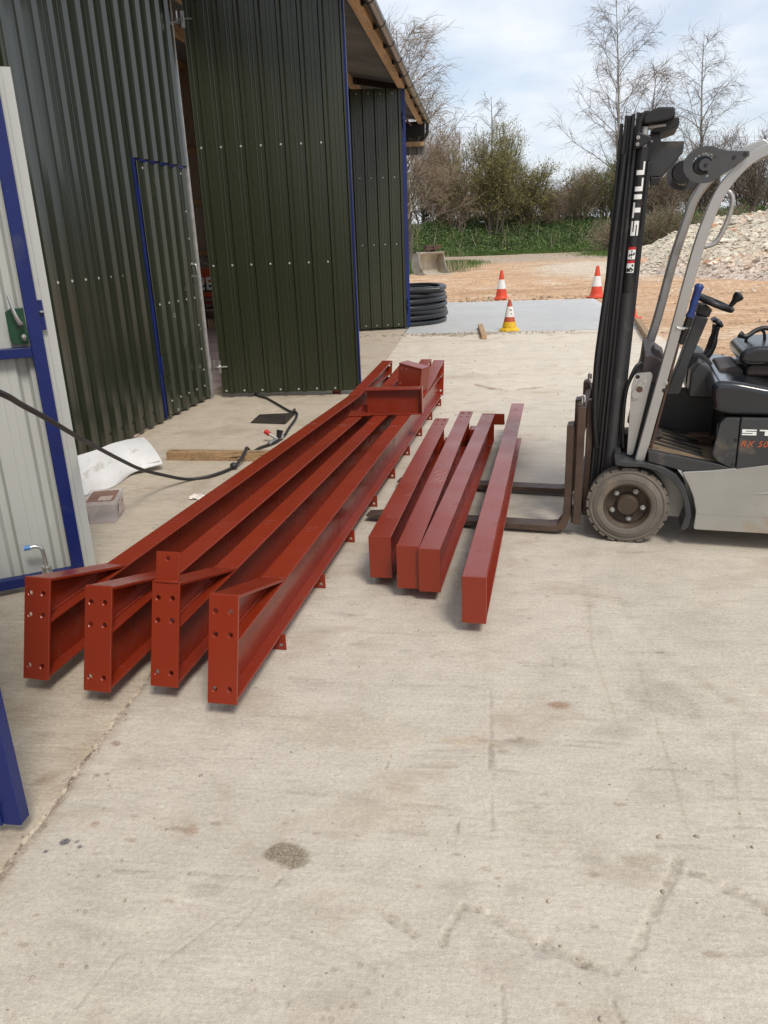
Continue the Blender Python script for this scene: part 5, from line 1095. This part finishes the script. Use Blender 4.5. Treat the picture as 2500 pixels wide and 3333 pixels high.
part('head_block', round_poly([(-.056, 2.070), (-.058, 2.096), (-.025, 2.128), (.007, 2.139), (.078, 2.133), (.084, 2.096), (.06, 2.080), (.01, 2.074)], .010), .14, .36, MA, bevel=.008, seg=3)
part('head_block', round_poly([(-.02, 2.040), (.0, 2.079), (.085, 2.094), (.104, 2.094), (.106, 2.058), (.030, 2.036)], .008), .20, .60, MA, bevel=.008)
MB().tube([(-.03, .20, 2.060), (.0, .19, 2.062), (.046, .19, 2.064)], [.013, .009, .008], 10).build('tube_clip', M['galv'], fk, 50)
part('mast_bracket', [(-.045, 2.034), (.026, 2.032), (.031, 2.000), (.138, 1.996), (.136, 1.944), (.084, 1.889), (.039, 1.843), (-.012, 1.843)], .262, .300, M['anthracite'], bevel=.004)
part('mast_bracket', [(-.045, 2.034), (.026, 2.032), (.031, 2.000), (.138, 1.996), (.136, 1.944), (.084, 1.889), (.039, 1.843), (-.012, 1.843)], .70, .738, M['anthracite'], bevel=.004)
part('bracket_gusset', [(.082, 1.955), (.078, 1.975), (.084, 1.993), (.136, 1.993), (.134, 1.952)], .301, .345, M['anthracite'], bevel=.006)
part('mast_bracket_foot', [(-.008, 1.841), (.040, 1.840), (.034, 1.802), (-.004, 1.802)], .25, .33, MA, bevel=.004)
MB().lathe([(.006, .002), (.006, -.003), (0, -.003)], 10, (-.012, .262, 2.004), 'Y').build('bracket_rivet', M['galv'], fk, 40)
# mast lettering and warning labels on the near cylinder
def on_cyl(zc, u, v, r, y0=.173, xr=-.130):       # u across (towards -x), v up
    a = u/r; return (xr-r*math.sin(a)+LEAN*(zc+v), y0-r*math.cos(a), zc+v)
def cyl_rect(m, u0, u1, v0, v1, r, zc):
    n = 6; P = [(u0+(u1-u0)*i/n) for i in range(n+1)]; V = []
    for rr in (r, r+.0012):
        for v in (v0, v1): V += [on_cyl(zc, u, v, rr) for u in P]
    k = n+1; f = []
    for i in range(n): f += [(i, i+1, k+i+1, k+i), (2*k+i, 3*k+i, 3*k+i+1, 2*k+i+1)]
    m.add(V, f)
rc, wt = letters('STILL'); m = MB(); sx = .335/wt
for a, b, c, d in rc: cyl_rect(m, -.019+c*.038, -.019+d*.038, a*sx, b*sx, .0288, 1.573)
m.build('maker_lettering', M['letter'], fk)
for zc in (1.462, 1.398):
    m = MB(); cyl_rect(m, -.017, .020, 0, .058, .0287, zc); lb = m.build('warning_label', M['letter'], fk)
    m = MB(); cyl_rect(m, -.017, .020, .046, .058, .0296, zc); m.build('label_header', M['stickerred'], lb)
    m = MB()
    if zc > 1.43:
        for q in ((-.001, .004, .004, .012), (-.001, .004, .016, .030), (-.001, .004, .034, .042), (-.013, .016, .019, .024), (-.014, -.006, .025, .032), (.008, .015, .013, .018)): cyl_rect(m, *q, .0296, zc)
    else:
        for k in range(6): cyl_rect(m, -.014+k*.005, -.006+k*.005, .010+k*.004*(1 if k < 3 else -.3), .018+k*.004*(1 if k < 3 else .2), .0296, zc)
        cyl_rect(m, -.013, -.004, .030, .040, .0296, zc); cyl_rect(m, -.010, .014, .006, .009, .0296, zc)
    m.build('pictogram', M['stickerblack'], lb)
# hose in front of the mast
MB().tube(smooth_path([(-.135, .19, 1.95), (-.17, .19, 1.45), (-.196, .18, 1.15), (-.211, .175, .95), (-.213, .175, .75), (-.205, .18, .6), (-.19, .19, .48)], 6), .017, 10).build('mast_hose', M['blackplastic'], fk, 60)
# lift chains and hydraulic hoses inside the mast
for y in (.30, .66):
    ch = mbox('lift_chain', -.205, -.190, y, y+.018, .5, 1.95, M['steelblack'], .001)
for k, y in enumerate((.135, .150)):
    MB().tube(smooth_path([(.01+.015*k, y+.02, .95), (-.02, y, .92-.02*k), (-.055, y, .80), (-.06-.01*k, y, .62), (-.05, y, .5)], 5), .009, 8).build('hydraulic_hose', M['blackplastic'], fk, 60)
MB().tube([ml(-.108, .5, .168), ml(-.108, 1.25, .168), ml(-.104, 1.6, .166)], .006, 8).build('hydraulic_pipe', M['blackplastic'], fk, 60)
# tilt roller discs on the guard
M['discgrey'] = pm('grey_black_disc_paint', (.058, .059, .061), .12, 6, (.4, .5), 0, (70, .1, .002))
def cslot(cx, cz, r0, r1, a0, a1, n=18):
    o = [(cx+r1*math.cos(a0+(a1-a0)*i/n), cz+r1*math.sin(a0+(a1-a0)*i/n)) for i in range(n+1)]; o += [(cx+r0*math.cos(a1+(a0-a1)*i/n), cz+r0*math.sin(a1+(a0-a1)*i/n)) for i in range(n+1)]; return o
for y0, sc in ((.008, 1), (.955, 1)):
    cx_, cz_ = (.222, 1.869) if y0 < .5 else (.185, 1.875)
    ol = [(cx_+.094*math.cos(a), cz_+.078*math.sin(a)) for a in [R(55)+R(290)*i/40*.93 for i in range(41)]]
    ol = ol+[(cx_+.105, cz_-.030), (cx_+.183, cz_+.027), (cx_+.181, cz_+.046), (cx_+.098, cz_+.052)]
    dk = part('roller_disc', ol, y0, y0+.010, M['discgrey'], bevel=.002, holes=[cslot(cx_, cz_, .026, .053, R(30), R(292))], seg=1)
    MB().lathe([(.008, .012), (.008, -.004), (.004, -.005), (0, -.003)], 10, (cx_+.004, y0, cz_), 'Y').build('disc_bolt', M['blackplastic'], dk, 40)
    for dx, dz in ((.120, .025), (.165, .036)): MB().lathe([(.008, .012), (.008, -.004), (.004, -.005), (0, -.003)], 10, (cx_+dx, y0, cz_+dz), 'Y').build('disc_bolt', M['blackplastic'], dk, 40)
    yy0 = y0+.0105 if y0 < .5 else y0-.105
    MB().lathe([(.040, .02), (.044, .03), (.044, .095), (.040, .104), (.02, .104)], 32, (cx_-.004, yy0, cz_), 'Y').build('guide_roller', M['blackplastic'], fk, 40)
MB().lathe([(.050, 0), (.056, .01), (.050, .12), (.046, .125), (.03, .125)], 28, (.152, .42, 1.866), 'Y').build('work_lamp', M['blackplastic'], fk, 40)
# carriage and forks
for z0, z1 in ((.58, .70), (.10, .22)): MB().box(-.285, -.252, .04, .95, z0, z1).build('carriage_bar', M['forksteel'], fk, bevel=.004)
for y in (.22, .74): MB().box(-.251, -.215, y-.03, y+.03, .08, .74).build('carriage_plate', M['forksteel'], fk, bevel=.004)
MB().box(-.292, -.25, .030, .0395, .08, .735).build('carriage_end', M['forksteel'], fk, bevel=.004)
for y0 in (.050, .735):
    prof_ = [(-.345, .63), (-.310, .635), (-.304, .61), (-.306, .12), (-.330, .045), (-.372, .0215), (-.46, .0205), (-1.42, .030), (-1.50, .040), (-1.50, .046), (-1.42, .0545), (-.42, .056), (-.378, .064), (-.354, .10), (-.345, .18)]
    fo_ = part('fork', prof_, y0, y0+.10, M['forksteel'], bevel=.005)
    part('fork_hook', [(-.303, .60), (-.303, .735), (-.290, .745), (-.262, .735), (-.262, .705), (-.287, .70), (-.287, .60)], y0+.01, y0+.09, M['forksteel'], parent=fo_, bevel=.004)
    part('fork_hook', [(-.305, .075), (-.305, .16), (-.287, .16), (-.287, .097), (-.255, .097), (-.255, .075)], y0+.01, y0+.09, M['forksteel'], parent=fo_, bevel=.004)
    MB().tube([(-.275, y0+.05, .735), (-.275, y0+.05, .775), (-.27, y0+.05, .785), (-.262, y0+.05, .78), (-.262, y0+.05, .75)], .006, 8).build('fork_pin', M['zinc'], fo_, 50)
# ------------------------------------------------------------------ rubble heap
def heap_h(x, y): 
    r = np.hypot((x-12.5)/7.2, (y-33)/11.5); return np.clip(2.05*(1-np.power(np.clip(r, 0, 1), 2.1)), 0, None)
hx_, hy_ = np.meshgrid(np.arange(4.5, 21, .16), np.arange(20.5, 46, .22)); hx1, hy1 = hx_.ravel(), hy_.ravel()
hz1 = heap_h(hx1, hy1); act = np.clip(hz1*3, 0, 1); hz1 = hz1+act*((vnoise(hx1, hy1, .55, 71)-.5)*.75+(vnoise(hx1, hy1, 2.4, 72)-.5)*.30)-.05
hc = np.tile(np.array([.58, .51, .40]), (len(hx1), 1)); nn = vnoise(hx1, hy1, .5, 73); q = np.clip((nn-.5)*6, 0, 1)[:, None]; hc = hc*(1-q)+np.array([.58, .45, .34])*q
low = np.clip(1.2-hz1*2.2, 0, 1)[:, None]; hc = hc*(1-low)+np.array([.54, .44, .375])*low
def heapmat():
    t = NT('rubble_fines'); at = t.n('ShaderNodeAttribute'); at.attribute_name = 'Col'; p = t.coord('Pos'); f = t.noise(p, 8, 8, .7)
    vo = t.n('ShaderNodeTexVoronoi'); vo.inputs['Scale'].default_value = 7; t.l(p, vo.inputs['Vector'])
    base = t.mix(.7, at.outputs['Color'], t.ramp(f, .3, .7, (.15, .15, .15), (.9, .9, .9)), 'OVERLAY'); bw = t.n('ShaderNodeRGBToBW'); t.l(vo.outputs['Color'], bw.inputs[0]); base = t.mix(.45, base, bw.outputs[0], 'SOFT_LIGHT')
    t.set(Base_Color=base, Roughness=.95, Specular_IOR_Level=.1); b = t.bump(f, .8, .08); t.bump(vo.outputs['Distance'], .6, .08, b); return t.m
hp0 = thing('rubble_heap', (12.5, 33, 0), 'pale heap of demolition rubble and pinkish gravel behind the forklift', 'rubble heap')
obj('heap', np_mesh('heap', np.stack([hx1, hy1, hz1], 1), grid_faces(hx_.shape[1], hx_.shape[0]), heapmat(), True, hc), hp0)
def chunk(seed, mat):
    rs = np.random.RandomState(seed); bm = bmesh.new(); vs = [bm.verts.new(p) for p in rs.normal(0, 1, (11, 3))/1.7*np.array([1, .85, .62])]
    r = bmesh.ops.convex_hull(bm, input=bm.verts); bmesh.ops.delete(bm, geom=[e for e in r['geom_interior'] if isinstance(e, bmesh.types.BMVert)], context='VERTS')
    me = bpy.data.meshes.new('rubble_chunk'); bm.to_mesh(me); bm.free(); me.materials.append(mat); return me
cm = [chunk(k, M['stone']) for k in range(8)]+[chunk(k+20, M['brickrub']) for k in range(2)]
rs = np.random.RandomState(17); cnt = 0
def hz_at(x, y):
    i = int(round((x-4.5)/.16)); j = int(round((y-20.5)/.22)); i = min(max(i, 0), hx_.shape[1]-1); j = min(max(j, 0), hx_.shape[0]-1); return hz1[j*hx_.shape[1]+i]
while cnt < 290:
    x = rs.uniform(5.3, 13.5); y = rs.uniform(22.5, 36); 
    if heap_h(np.array([x]), np.array([y]))[0] < .06: continue
    s = rs.choice([.07, .10, .13, .19], p=[.3, .35, .25, .10])*rs.uniform(.8, 1.3); o = obj('rubble_chunk', cm[rs.randint(0, 10)], hp0)
    o.matrix_basis = Matrix.Translation((x, y, hz_at(x, y)+s*.25)) @ Matrix.Rotation(rs.uniform(0, 6.3), 4, 'Z') @ Matrix.Rotation(rs.uniform(-.6, .6), 4, 'X') @ Matrix.Diagonal((s*rs.uniform(.8, 1.5), s, s*rs.uniform(.7, 1), 1)); cnt += 1
pts = []
for k in range(9000):
    x = rs.uniform(4.6, 14); y = rs.uniform(20.8, 36); hh = heap_h(np.array([x]), np.array([y]))[0]
    if hh < .01 and rs.rand() > .18: continue
    pts.append((x, y, hz_at(x, y)-.005 if hh > .02 else -.02, rs.uniform(.018, .060)))
o = pebbles('rubble_fragments', pts, leafmat('rubble_fragments_stone', (.60, .53, .43), 0), 31); o.parent = hp0; o.matrix_parent_inverse = Matrix.Translation(hp0.location).inverted(); o['kind'] = 'stuff'

# ------------------------------------------------------------------ bank, brambles, grass
def bank_h(x, y):
    yb = 60.6+.02*x+np.sin(x*.35)*.5; t = np.clip((y-yb)/4.5, 0, 1); return (2.15+.25*np.sin(x*.3+1))*t*t*(3-2*t)
bx_, by_ = np.meshgrid(np.arange(-30, 60, .8), np.arange(59.5, 90, .8)); bx1, by1 = bx_.ravel(), by_.ravel(); bz1 = bank_h(bx1, by1)+(vnoise(bx1, by1, .5, 81)-.5)*.6*np.clip((by1-61)/2, 0, 1)-.05
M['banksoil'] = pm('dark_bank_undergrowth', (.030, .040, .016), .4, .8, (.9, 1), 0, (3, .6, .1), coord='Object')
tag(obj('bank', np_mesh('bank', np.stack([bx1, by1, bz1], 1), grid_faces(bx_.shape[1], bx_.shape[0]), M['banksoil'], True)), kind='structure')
def leaf_cloud(P, size, seed, up=.4, asp=.55):
    """one kite-shaped leaf per point"""
    rs = np.random.RandomState(seed); n = len(P); a = rs.uniform(0, 2*np.pi, n); tilt = rs.normal(0, .9, n); s = size*rs.uniform(.6, 1.4, n)
    d = np.stack([np.cos(a)*np.cos(tilt), np.sin(a)*np.cos(tilt), np.sin(tilt)*.8+up*rs.uniform(-1, 1, n)], 1); d /= np.linalg.norm(d, axis=1)[:, None]
    r = rs.normal(0, 1, (n, 3)); sd_ = np.cross(d, r); sd_ /= np.linalg.norm(sd_, axis=1)[:, None]
    S = s[:, None]; v = np.stack([P-d*S*.5, P+sd_*S*asp*.5, P+d*S*.5, P-sd_*S*asp*.5], 1).reshape(-1, 3); f = np.arange(4*n).reshape(n, 4); return v, f
rs = np.random.RandomState(41); n = 90000; X = rs.uniform(-9, 24, n); Y = 60.4+rs.beta(1.1, 2.2, n)*9; 
clump = vnoise(X, Y*1.5, .9, 82); keep = rs.rand(n) < .35+clump; X, Y = X[keep], Y[keep]; Z = bank_h(X, Y)+np.abs(rs.normal(0, .16, len(X)))+(vnoise(X, Y, .9, 83)-.4)*.55
v, f = leaf_cloud(np.stack([X, Y, Z], 1), .135, 42)
tag(obj('bramble_cover', np_mesh('bramble_cover', v, f, M['leafbramble'])), 'green nettles and brambles covering the bank beyond the track', 'brambles', kind='stuff')
def blades(P, h, wd, seed, lean=.35):
    rs = np.random.RandomState(seed); n = len(P); a = rs.uniform(0, 6.28, n); H = h*rs.uniform(.5, 1.3, n); L = rs.normal(0, lean, n)[:, None]*H[:, None]
    sv = np.stack([np.cos(a), np.sin(a), 0*a], 1)*wd; b = rs.uniform(0, 6.28, n); ln = np.stack([np.cos(b), np.sin(b), 0*b], 1)*L; U = np.array([0, 0, 1.])*H[:, None]
    v = np.stack([P-sv, P+sv, P+U+ln], 1).reshape(-1, 3); return v, np.arange(3*n).reshape(n, 3)
P = []
for k in range(14000):
    y = rs.uniform(36, 47); x = -2.2+(y-40)*.12+rs.normal(0, .75); P.append((x, y, -.02))
for k in range(9000):
    x = rs.uniform(-8, -2.9); y = rs.uniform(21, 60); P.append((x, y, -.02))
for k in range(9000): P.append((rs.uniform(-6, 14), 60.3+rs.normal(0, .5), .02))
for k in range(5000): P.append((9.2+rs.normal(0, 1.4), 53+rs.normal(0, 3.2), 0))
v, f = blades(np.array(P), .20, .014, 43); tag(obj('verge_grass', np_mesh('verge_grass', v, f, M['grass'])), 'short green grass on the verges along the track', 'grass', kind='stuff')
P = np.array([(rs.uniform(-8, 22), rs.uniform(61.5, 66), 0) for k in range(240)]); P[:, 2] = bank_h(P[:, 0], P[:, 1]); v, f = blades(P, 1.5, .018, 44, .35)
P2 = np.array([(-1.35+rs.normal(0, .55), 35.6+rs.normal(0, .7), 0) for k in range(120)]); v2, f2 = blades(P2, .8, .010, 45, .45); f = np.vstack([f, f2+len(v)]); v = np.vstack([v, v2])
tag(obj('dry_stalks', np_mesh('dry_stalks', v, f, M['drystalk'])), 'dry pale stalks standing out of the brambles', 'stalks', kind='stuff')
P = np.array([(rs.uniform(-5, 14), rs.uniform(61, 64), 0) for k in range(26)]); P[:, 2] = bank_h(P[:, 0], P[:, 1])+.35; v, f = leaf_cloud(P, .13, 46); tag(obj('yellow_flowers', np_mesh('yellow_flowers', v, f, M['flower'])), 'scattered yellow flowers in the brambles', 'flowers', kind='stuff')

# ------------------------------------------------------------------ trees
class Tubes:
    def __init__(s): s.V = []; s.F = []; s.k = 0
    def add(s, pts, r0, r1, n): s.V.append((pts, r0, r1, n))
    def obj(s, name, mat, parent):
        G = {}
        for p, r0, r1, n in s.V: G.setdefault((len(p), n), []).append((p, r0, r1))
        VV, FF, k = [], [], 0
        for (m, n), L in G.items():
            P = np.array([x[0] for x in L]); N_ = len(P); t = np.gradient(P, axis=1); t /= np.linalg.norm(t, axis=2)[..., None]+1e-9
            a = np.cross(t, np.array([.31, .52, .79])); a /= np.linalg.norm(a, axis=2)[..., None]+1e-9; b = np.cross(t, a)
            w_ = np.linspace(0, 1, m)[None, :]; r = (np.array([x[1] for x in L])[:, None]*(1-w_)+np.array([x[2] for x in L])[:, None]*w_)[..., None, None]
            an = np.arange(n)*2*np.pi/n; ring = P[:, :, None, :]+r*(a[:, :, None, :]*np.cos(an)[None, None, :, None]+b[:, :, None, :]*np.sin(an)[None, None, :, None])
            i, j = np.meshgrid(np.arange(m-1), np.arange(n), indexing='ij'); q = i*n+j; q2 = i*n+(j+1) % n; fq = np.stack([q, q2, q2+n, q+n], -1).reshape(-1, 4)
            FF.append((fq[None]+(np.arange(N_)*m*n)[:, None, None]+k).reshape(-1, 4)); VV.append(ring.reshape(-1, 3)); k += N_*m*n
        s.V, s.F = VV, FF
        o = obj(name, np_mesh(name, np.vstack(s.V), np.vstack(s.F), mat, True), parent); return o
def path(p, d, L, n, wob, bend, rs):
    nz = rs.normal(0, wob, (n, 3)); nz[:, 2] += bend; D = d/math.sqrt(d @ d)+np.cumsum(nz, 0); D *= (L/n)/np.sqrt((D*D).sum(1))[:, None]
    o = np.empty((n+1, 3)); o[0] = p; o[1:] = p+np.cumsum(D, 0); return o
def side_dir(t, ang, az, rs):
    x, y, z = t; q = math.sqrt(x*x+y*y+z*z); x, y, z = x/q, y/q, z/q; ax, ay = y, -x; q = math.hypot(ax, ay)
    if q < .05: ax, ay, q = 1., 0., 1.
    ax, ay = ax/q, ay/q; bx, by, bz = -z*ay, z*ax, x*ay-y*ax; c, sn = math.cos(ang), math.sin(ang); ca_, sa = math.cos(az)*sn, math.sin(az)*sn
    return np.array((x*c+ax*ca_+bx*sa, y*c+ay*ca_+by*sa, z*c+bz*sa))
def birch(loc, H, lean, seed, label, tw=.010, dens=1.0, spread=.34, zb=0, name='birch_tree', mats=('birchbark', 'twig'), group='birch trees beyond the bank', shape=.75):
    rs = np.random.RandomState(seed); t = thing(name, loc, label, 'tree', group, world=False); T, C = Tubes(), Tubes()
    trunk = path(np.array([0, 0, zb-.4]), np.array([lean, 0, 1]), H+.4, 16, .025, .01, rs); T.add(trunk, .16, .018, 7); trunk = np.array(trunk)
    nb = int(34*dens)
    for k in range(nb):
        u = .16+.80*(k+rs.rand())/nb; i = u*(len(trunk)-1); i0 = int(i); p = trunk[i0]+(trunk[min(i0+1, len(trunk)-1)]-trunk[i0])*(i-i0)
        L = H*spread*(1-u)**shape*rs.uniform(.7, 1.15)+.6; d = side_dir(np.array([0, 0, 1.]), rs.uniform(.65, 1.1), k*2.4+rs.uniform(-.4, .4), rs)
        br = path(p, d, L, 8, .09, .02 if u < .6 else -.01, rs); T.add(br, .045*(1-u)+.014, .009, 4); br = np.array(br)
        for q in range(int((5+L*2.2)*dens)):
            w = rs.uniform(.2, 1); j = int(w*7); pp = br[j]+(br[j+1]-br[j])*(w*7-j if j < 7 else 0) if j < 8 else br[-1]
            d2 = side_dir(br[min(j+1, 8)]-br[j], rs.uniform(.4, .9), rs.uniform(0, 6.28), rs); l2 = rs.uniform(.35, .9)*(.6+L*.18); sb_ = path(pp, d2, l2, 4, .12, .02, rs); C.add(sb_, tw*1.1, tw*.7, 3)
            for e in range(4):
                jj = rs.randint(1, 5); d3 = side_dir(sb_[jj]-sb_[jj-1], rs.uniform(.3, .9), rs.uniform(0, 6.28), rs)+np.array([0, 0, -.25]); C.add(path(sb_[jj], d3, rs.uniform(.35, 1.0), 3, .10, -.13, rs), tw*.8, tw*.55, 3)
    T.obj('trunk', M[mats[0]], t); C.obj('crown', M[mats[1]], t); return t
def shrub(name, loc, H, W, seed, label, tw_m, leaf_m=None, stems=10, leaves=1500, lsize=.10, tw=.011, dens=1.0, group='scrub along the bank', cat='tree', up=.05):
    rs = np.random.RandomState(seed); t = thing(name, loc, label, cat, group, world=False); T, C = Tubes(), Tubes(); tips = []
    for k in range(stems):
        az = rs.uniform(0, 6.28); out_ = rs.uniform(.08, .75)*W/H; d = np.array([math.cos(az)*out_, math.sin(az)*out_*.8, 1.]); h = H*rs.uniform(.6, 1.0)*(1-.18*out_)
        st = path(np.array([rs.normal(0, W*.05), rs.normal(0, W*.05), -.2]), d, h, 9, .07, up, rs); T.add(st, rs.uniform(.05, .10)*H/8, .014, 5); st = np.array(st)
        for q in range(int(9*dens)):
            w = rs.uniform(.12, .98); j = min(int(w*9), 8); d2 = side_dir(st[j+1]-st[j], rs.uniform(.35, .9), rs.uniform(0, 6.28), rs); l2 = h*.30*(1.15-w)*rs.uniform(.6, 1.2)+.4; br = path(st[j], d2, l2, 6, .10, .05, rs); C.add(br, tw*1.8, tw*.9, 3)
            for e in range(int(5*dens)):
                jj = rs.randint(1, 7); d3 = side_dir(br[min(jj, 6)]-br[min(jj, 6)-1], rs.uniform(.3, .9), rs.uniform(0, 6.28), rs); l3 = rs.uniform(.35, 1.1); b3 = path(br[min(jj, 6)], d3, l3, 3, .10, .04, rs); C.add(b3, tw, tw*.65, 3); tips += list(b3[1:])
                for g in range(2):
                    d4 = side_dir(b3[2]-b3[1], rs.uniform(.3, .8), rs.uniform(0, 6.28), rs); b4 = path(b3[rs.randint(1, 4)], d4, rs.uniform(.2, .6), 2, .10, .0, rs); C.add(b4, tw*.75, tw*.55, 3); tips += list(b4[1:])
    T.obj('trunk', M['bark'], t); C.obj('crown', tw_m, t)
    if leaf_m and tips:
        tp = np.array(tips); P = tp[rs.randint(0, len(tp), leaves)]+rs.normal(0, .12, (leaves, 3)); v, f = leaf_cloud(P, lsize, seed); o = obj('leaves', np_mesh('leaves', v, f, leaf_m), t); o['kind'] = 'stuff'
    return t
birch((10.6, 66, 2.0), 14.8, -.07, 3, 'tallest bare birch tree, rising just left of the forklift mast', dens=1.1, spread=.50, tw=.0095)
birch((12.6, 67, 2.0), 10.6, .02, 4, 'shorter bare birch tree directly behind the forklift mast top', tw=.0095, dens=.9, spread=.42)
birch((16.9, 68, 2.0), 12.6, -.01, 5, 'bare drooping birch tree at the right, above the overhead guard', dens=.95, spread=.52, tw=.0095)
birch((1.3, 68, 2.0), 9.4, -.08, 6, 'slender bare birch tree poking up left of the willow thicket', tw=.009, dens=.7, spread=.28)
TB, TO = M['twigbrown'], M['twigolive']
birch((-4.3, 51, 0), 12.6, .02, 11, 'tall bare tree with rounded crown rising behind the shed gutter', tw=.0095, dens=1.7, spread=.42, name='bare_tree', mats=('bark', 'twigbrown'), group='scrub along the bank', shape=.42)
shrub('bare_tree', (-2.9, 65.5, 1.6), 8.6, 6, 12, 'brown bare tree beside the far end of the shed', TB, None, 15, tw=.011, dens=1.9)
shrub('willow_thicket', (1.0, 63.6, 1.6), 7.9, 6.0, 13, 'olive green willow thicket with the broadest crown, mid picture', TO, M['leafwillow'], 19, 11000, .115, dens=1.6)
shrub('willow_thicket', (3.7, 64.4, 1.7), 5.6, 4.6, 14, 'lower olive willow to the right of the broad thicket', TO, M['leafwillow'], 13, 6500, .11, dens=1.5)
shrub('willow_thicket', (-1.6, 63.8, 1.6), 7.0, 5.5, 15, 'brownish willow left of the broad thicket', TB, M['leafwillow'], 14, 4000, .10, dens=1.4)
shrub('scrub_bush', (5.6, 65, 1.8), 3.4, 4.4, 16, 'low brown scrub in the gap between willow and tall birch', TB, M['leafdark'], 12, 1080, .10, dens=1.3, cat='bush')
shrub('scrub_bush', (7.6, 65, 1.8), 4.9, 5.0, 17, 'brown scrub with fresh leaves at the foot of the tall birch', TB, M['leafgreen'], 14, 3000, .10, dens=1.4, cat='bush')
shrub('scrub_bush', (10.4, 65, 1.8), 5.4, 5.0, 18, 'leafy green scrub hugging the left side of the mast', TO, M['leafgreen'], 14, 4200, .10, dens=1.4, cat='bush')
shrub('scrub_bush', (13.4, 65, 1.6), 4.6, 5.0, 19, 'dark scrub seen between mast and guard legs', TB, M['leafdark'], 14, 1920, .11, dens=1.4, cat='bush')
shrub('scrub_bush', (16.6, 66, 1.8), 5.9, 5.4, 20, 'dark twiggy bush below the drooping birch', M['twig'], M['leafdark'], 14, 1560, .10, dens=1.4, cat='bush')
shrub('scrub_bush', (19.8, 65, 1.8), 6.8, 5.6, 21, 'dark twiggy bush at the right edge of the picture', M['twig'], M['leafdark'], 14, 1800, .10, dens=1.4, cat='bush')
shrub('scrub_bush', (23.2, 66, 1.8), 6.5, 5.6, 22, 'twiggy bush just past the right edge', M['twig'], M['leafdark'], 10, 1500, .10, cat='bush')
shrub('bramble_bush', (11.8, 56, 0), 2.6, 4.2, 23, 'tangled bramble bush behind the left end of the rubble heap', TB, M['leafdark'], 14, 3600, .10, dens=1.2, tw=.010, cat='bush', up=-.03)
shrub('bramble_bush', (15.5, 56, 0), 2.7, 4.6, 24, 'tangled bramble bush behind the crest of the rubble heap', TB, M['leafbramble'], 14, 4200, .11, dens=1.2, tw=.010, cat='bush', up=-.03)
shrub('bramble_bush', (19.4, 55, 0), 2.9, 4.8, 25, 'tangled bramble bush behind the right end of the rubble heap', TB, M['leafbramble'], 14, 4200, .11, dens=1.2, tw=.010, cat='bush', up=-.03)
shrub('bramble_bush', (9.0, 57.5, 0), 1.9, 2.8, 26, 'small bramble clump at the end of the track beside the mast', TB, M['leafdark'], 12, 1500, .10, dens=1.0, tw=.009, cat='bush', up=-.02)
shrub('bare_sapling', (-4.1, 44, 0), 6.4, 6.5, 27, 'pale leaning sapling right beside the shed end', M['drystalk'], None, 5, tw=.008, dens=.8, up=-.02)
shrub('bare_tree', (-7.5, 66, 1), 9.5, 8, 28, 'brown bare tree farther back behind the shed end', TB, None, 10, tw=.013, dens=1.3)
for k, (x, y, h) in enumerate([(-4.5, 70, 6.5), (-.5, 71, 6.0), (3.2, 71, 5.0), (6.8, 72, 4.2), (10.5, 72, 5.0), (14.2, 72, 5.0), (18.2, 72, 5.6), (22.5, 72, 5.6)]):
    lab = ['backmost thicket behind the brown willow', 'backmost thicket behind the broad willow', 'backmost thicket behind the lower willow', 'backmost low thicket in the gap left of the tall birch', 'backmost thicket behind the tall birch foot', 'backmost thicket between mast and guard', 'backmost thicket under the drooping birch', 'backmost thicket at the right edge'][k]
    shrub('thicket', (x, y, 1.8), h, 5.5, 50+k, lab, TB if k % 2 else TO, M['leafdark'], 14, 1920, .16, dens=.8, tw=.018, cat='bush')

for o in list(bpy.data.objects):
    if '_w' in o: del o['_w']
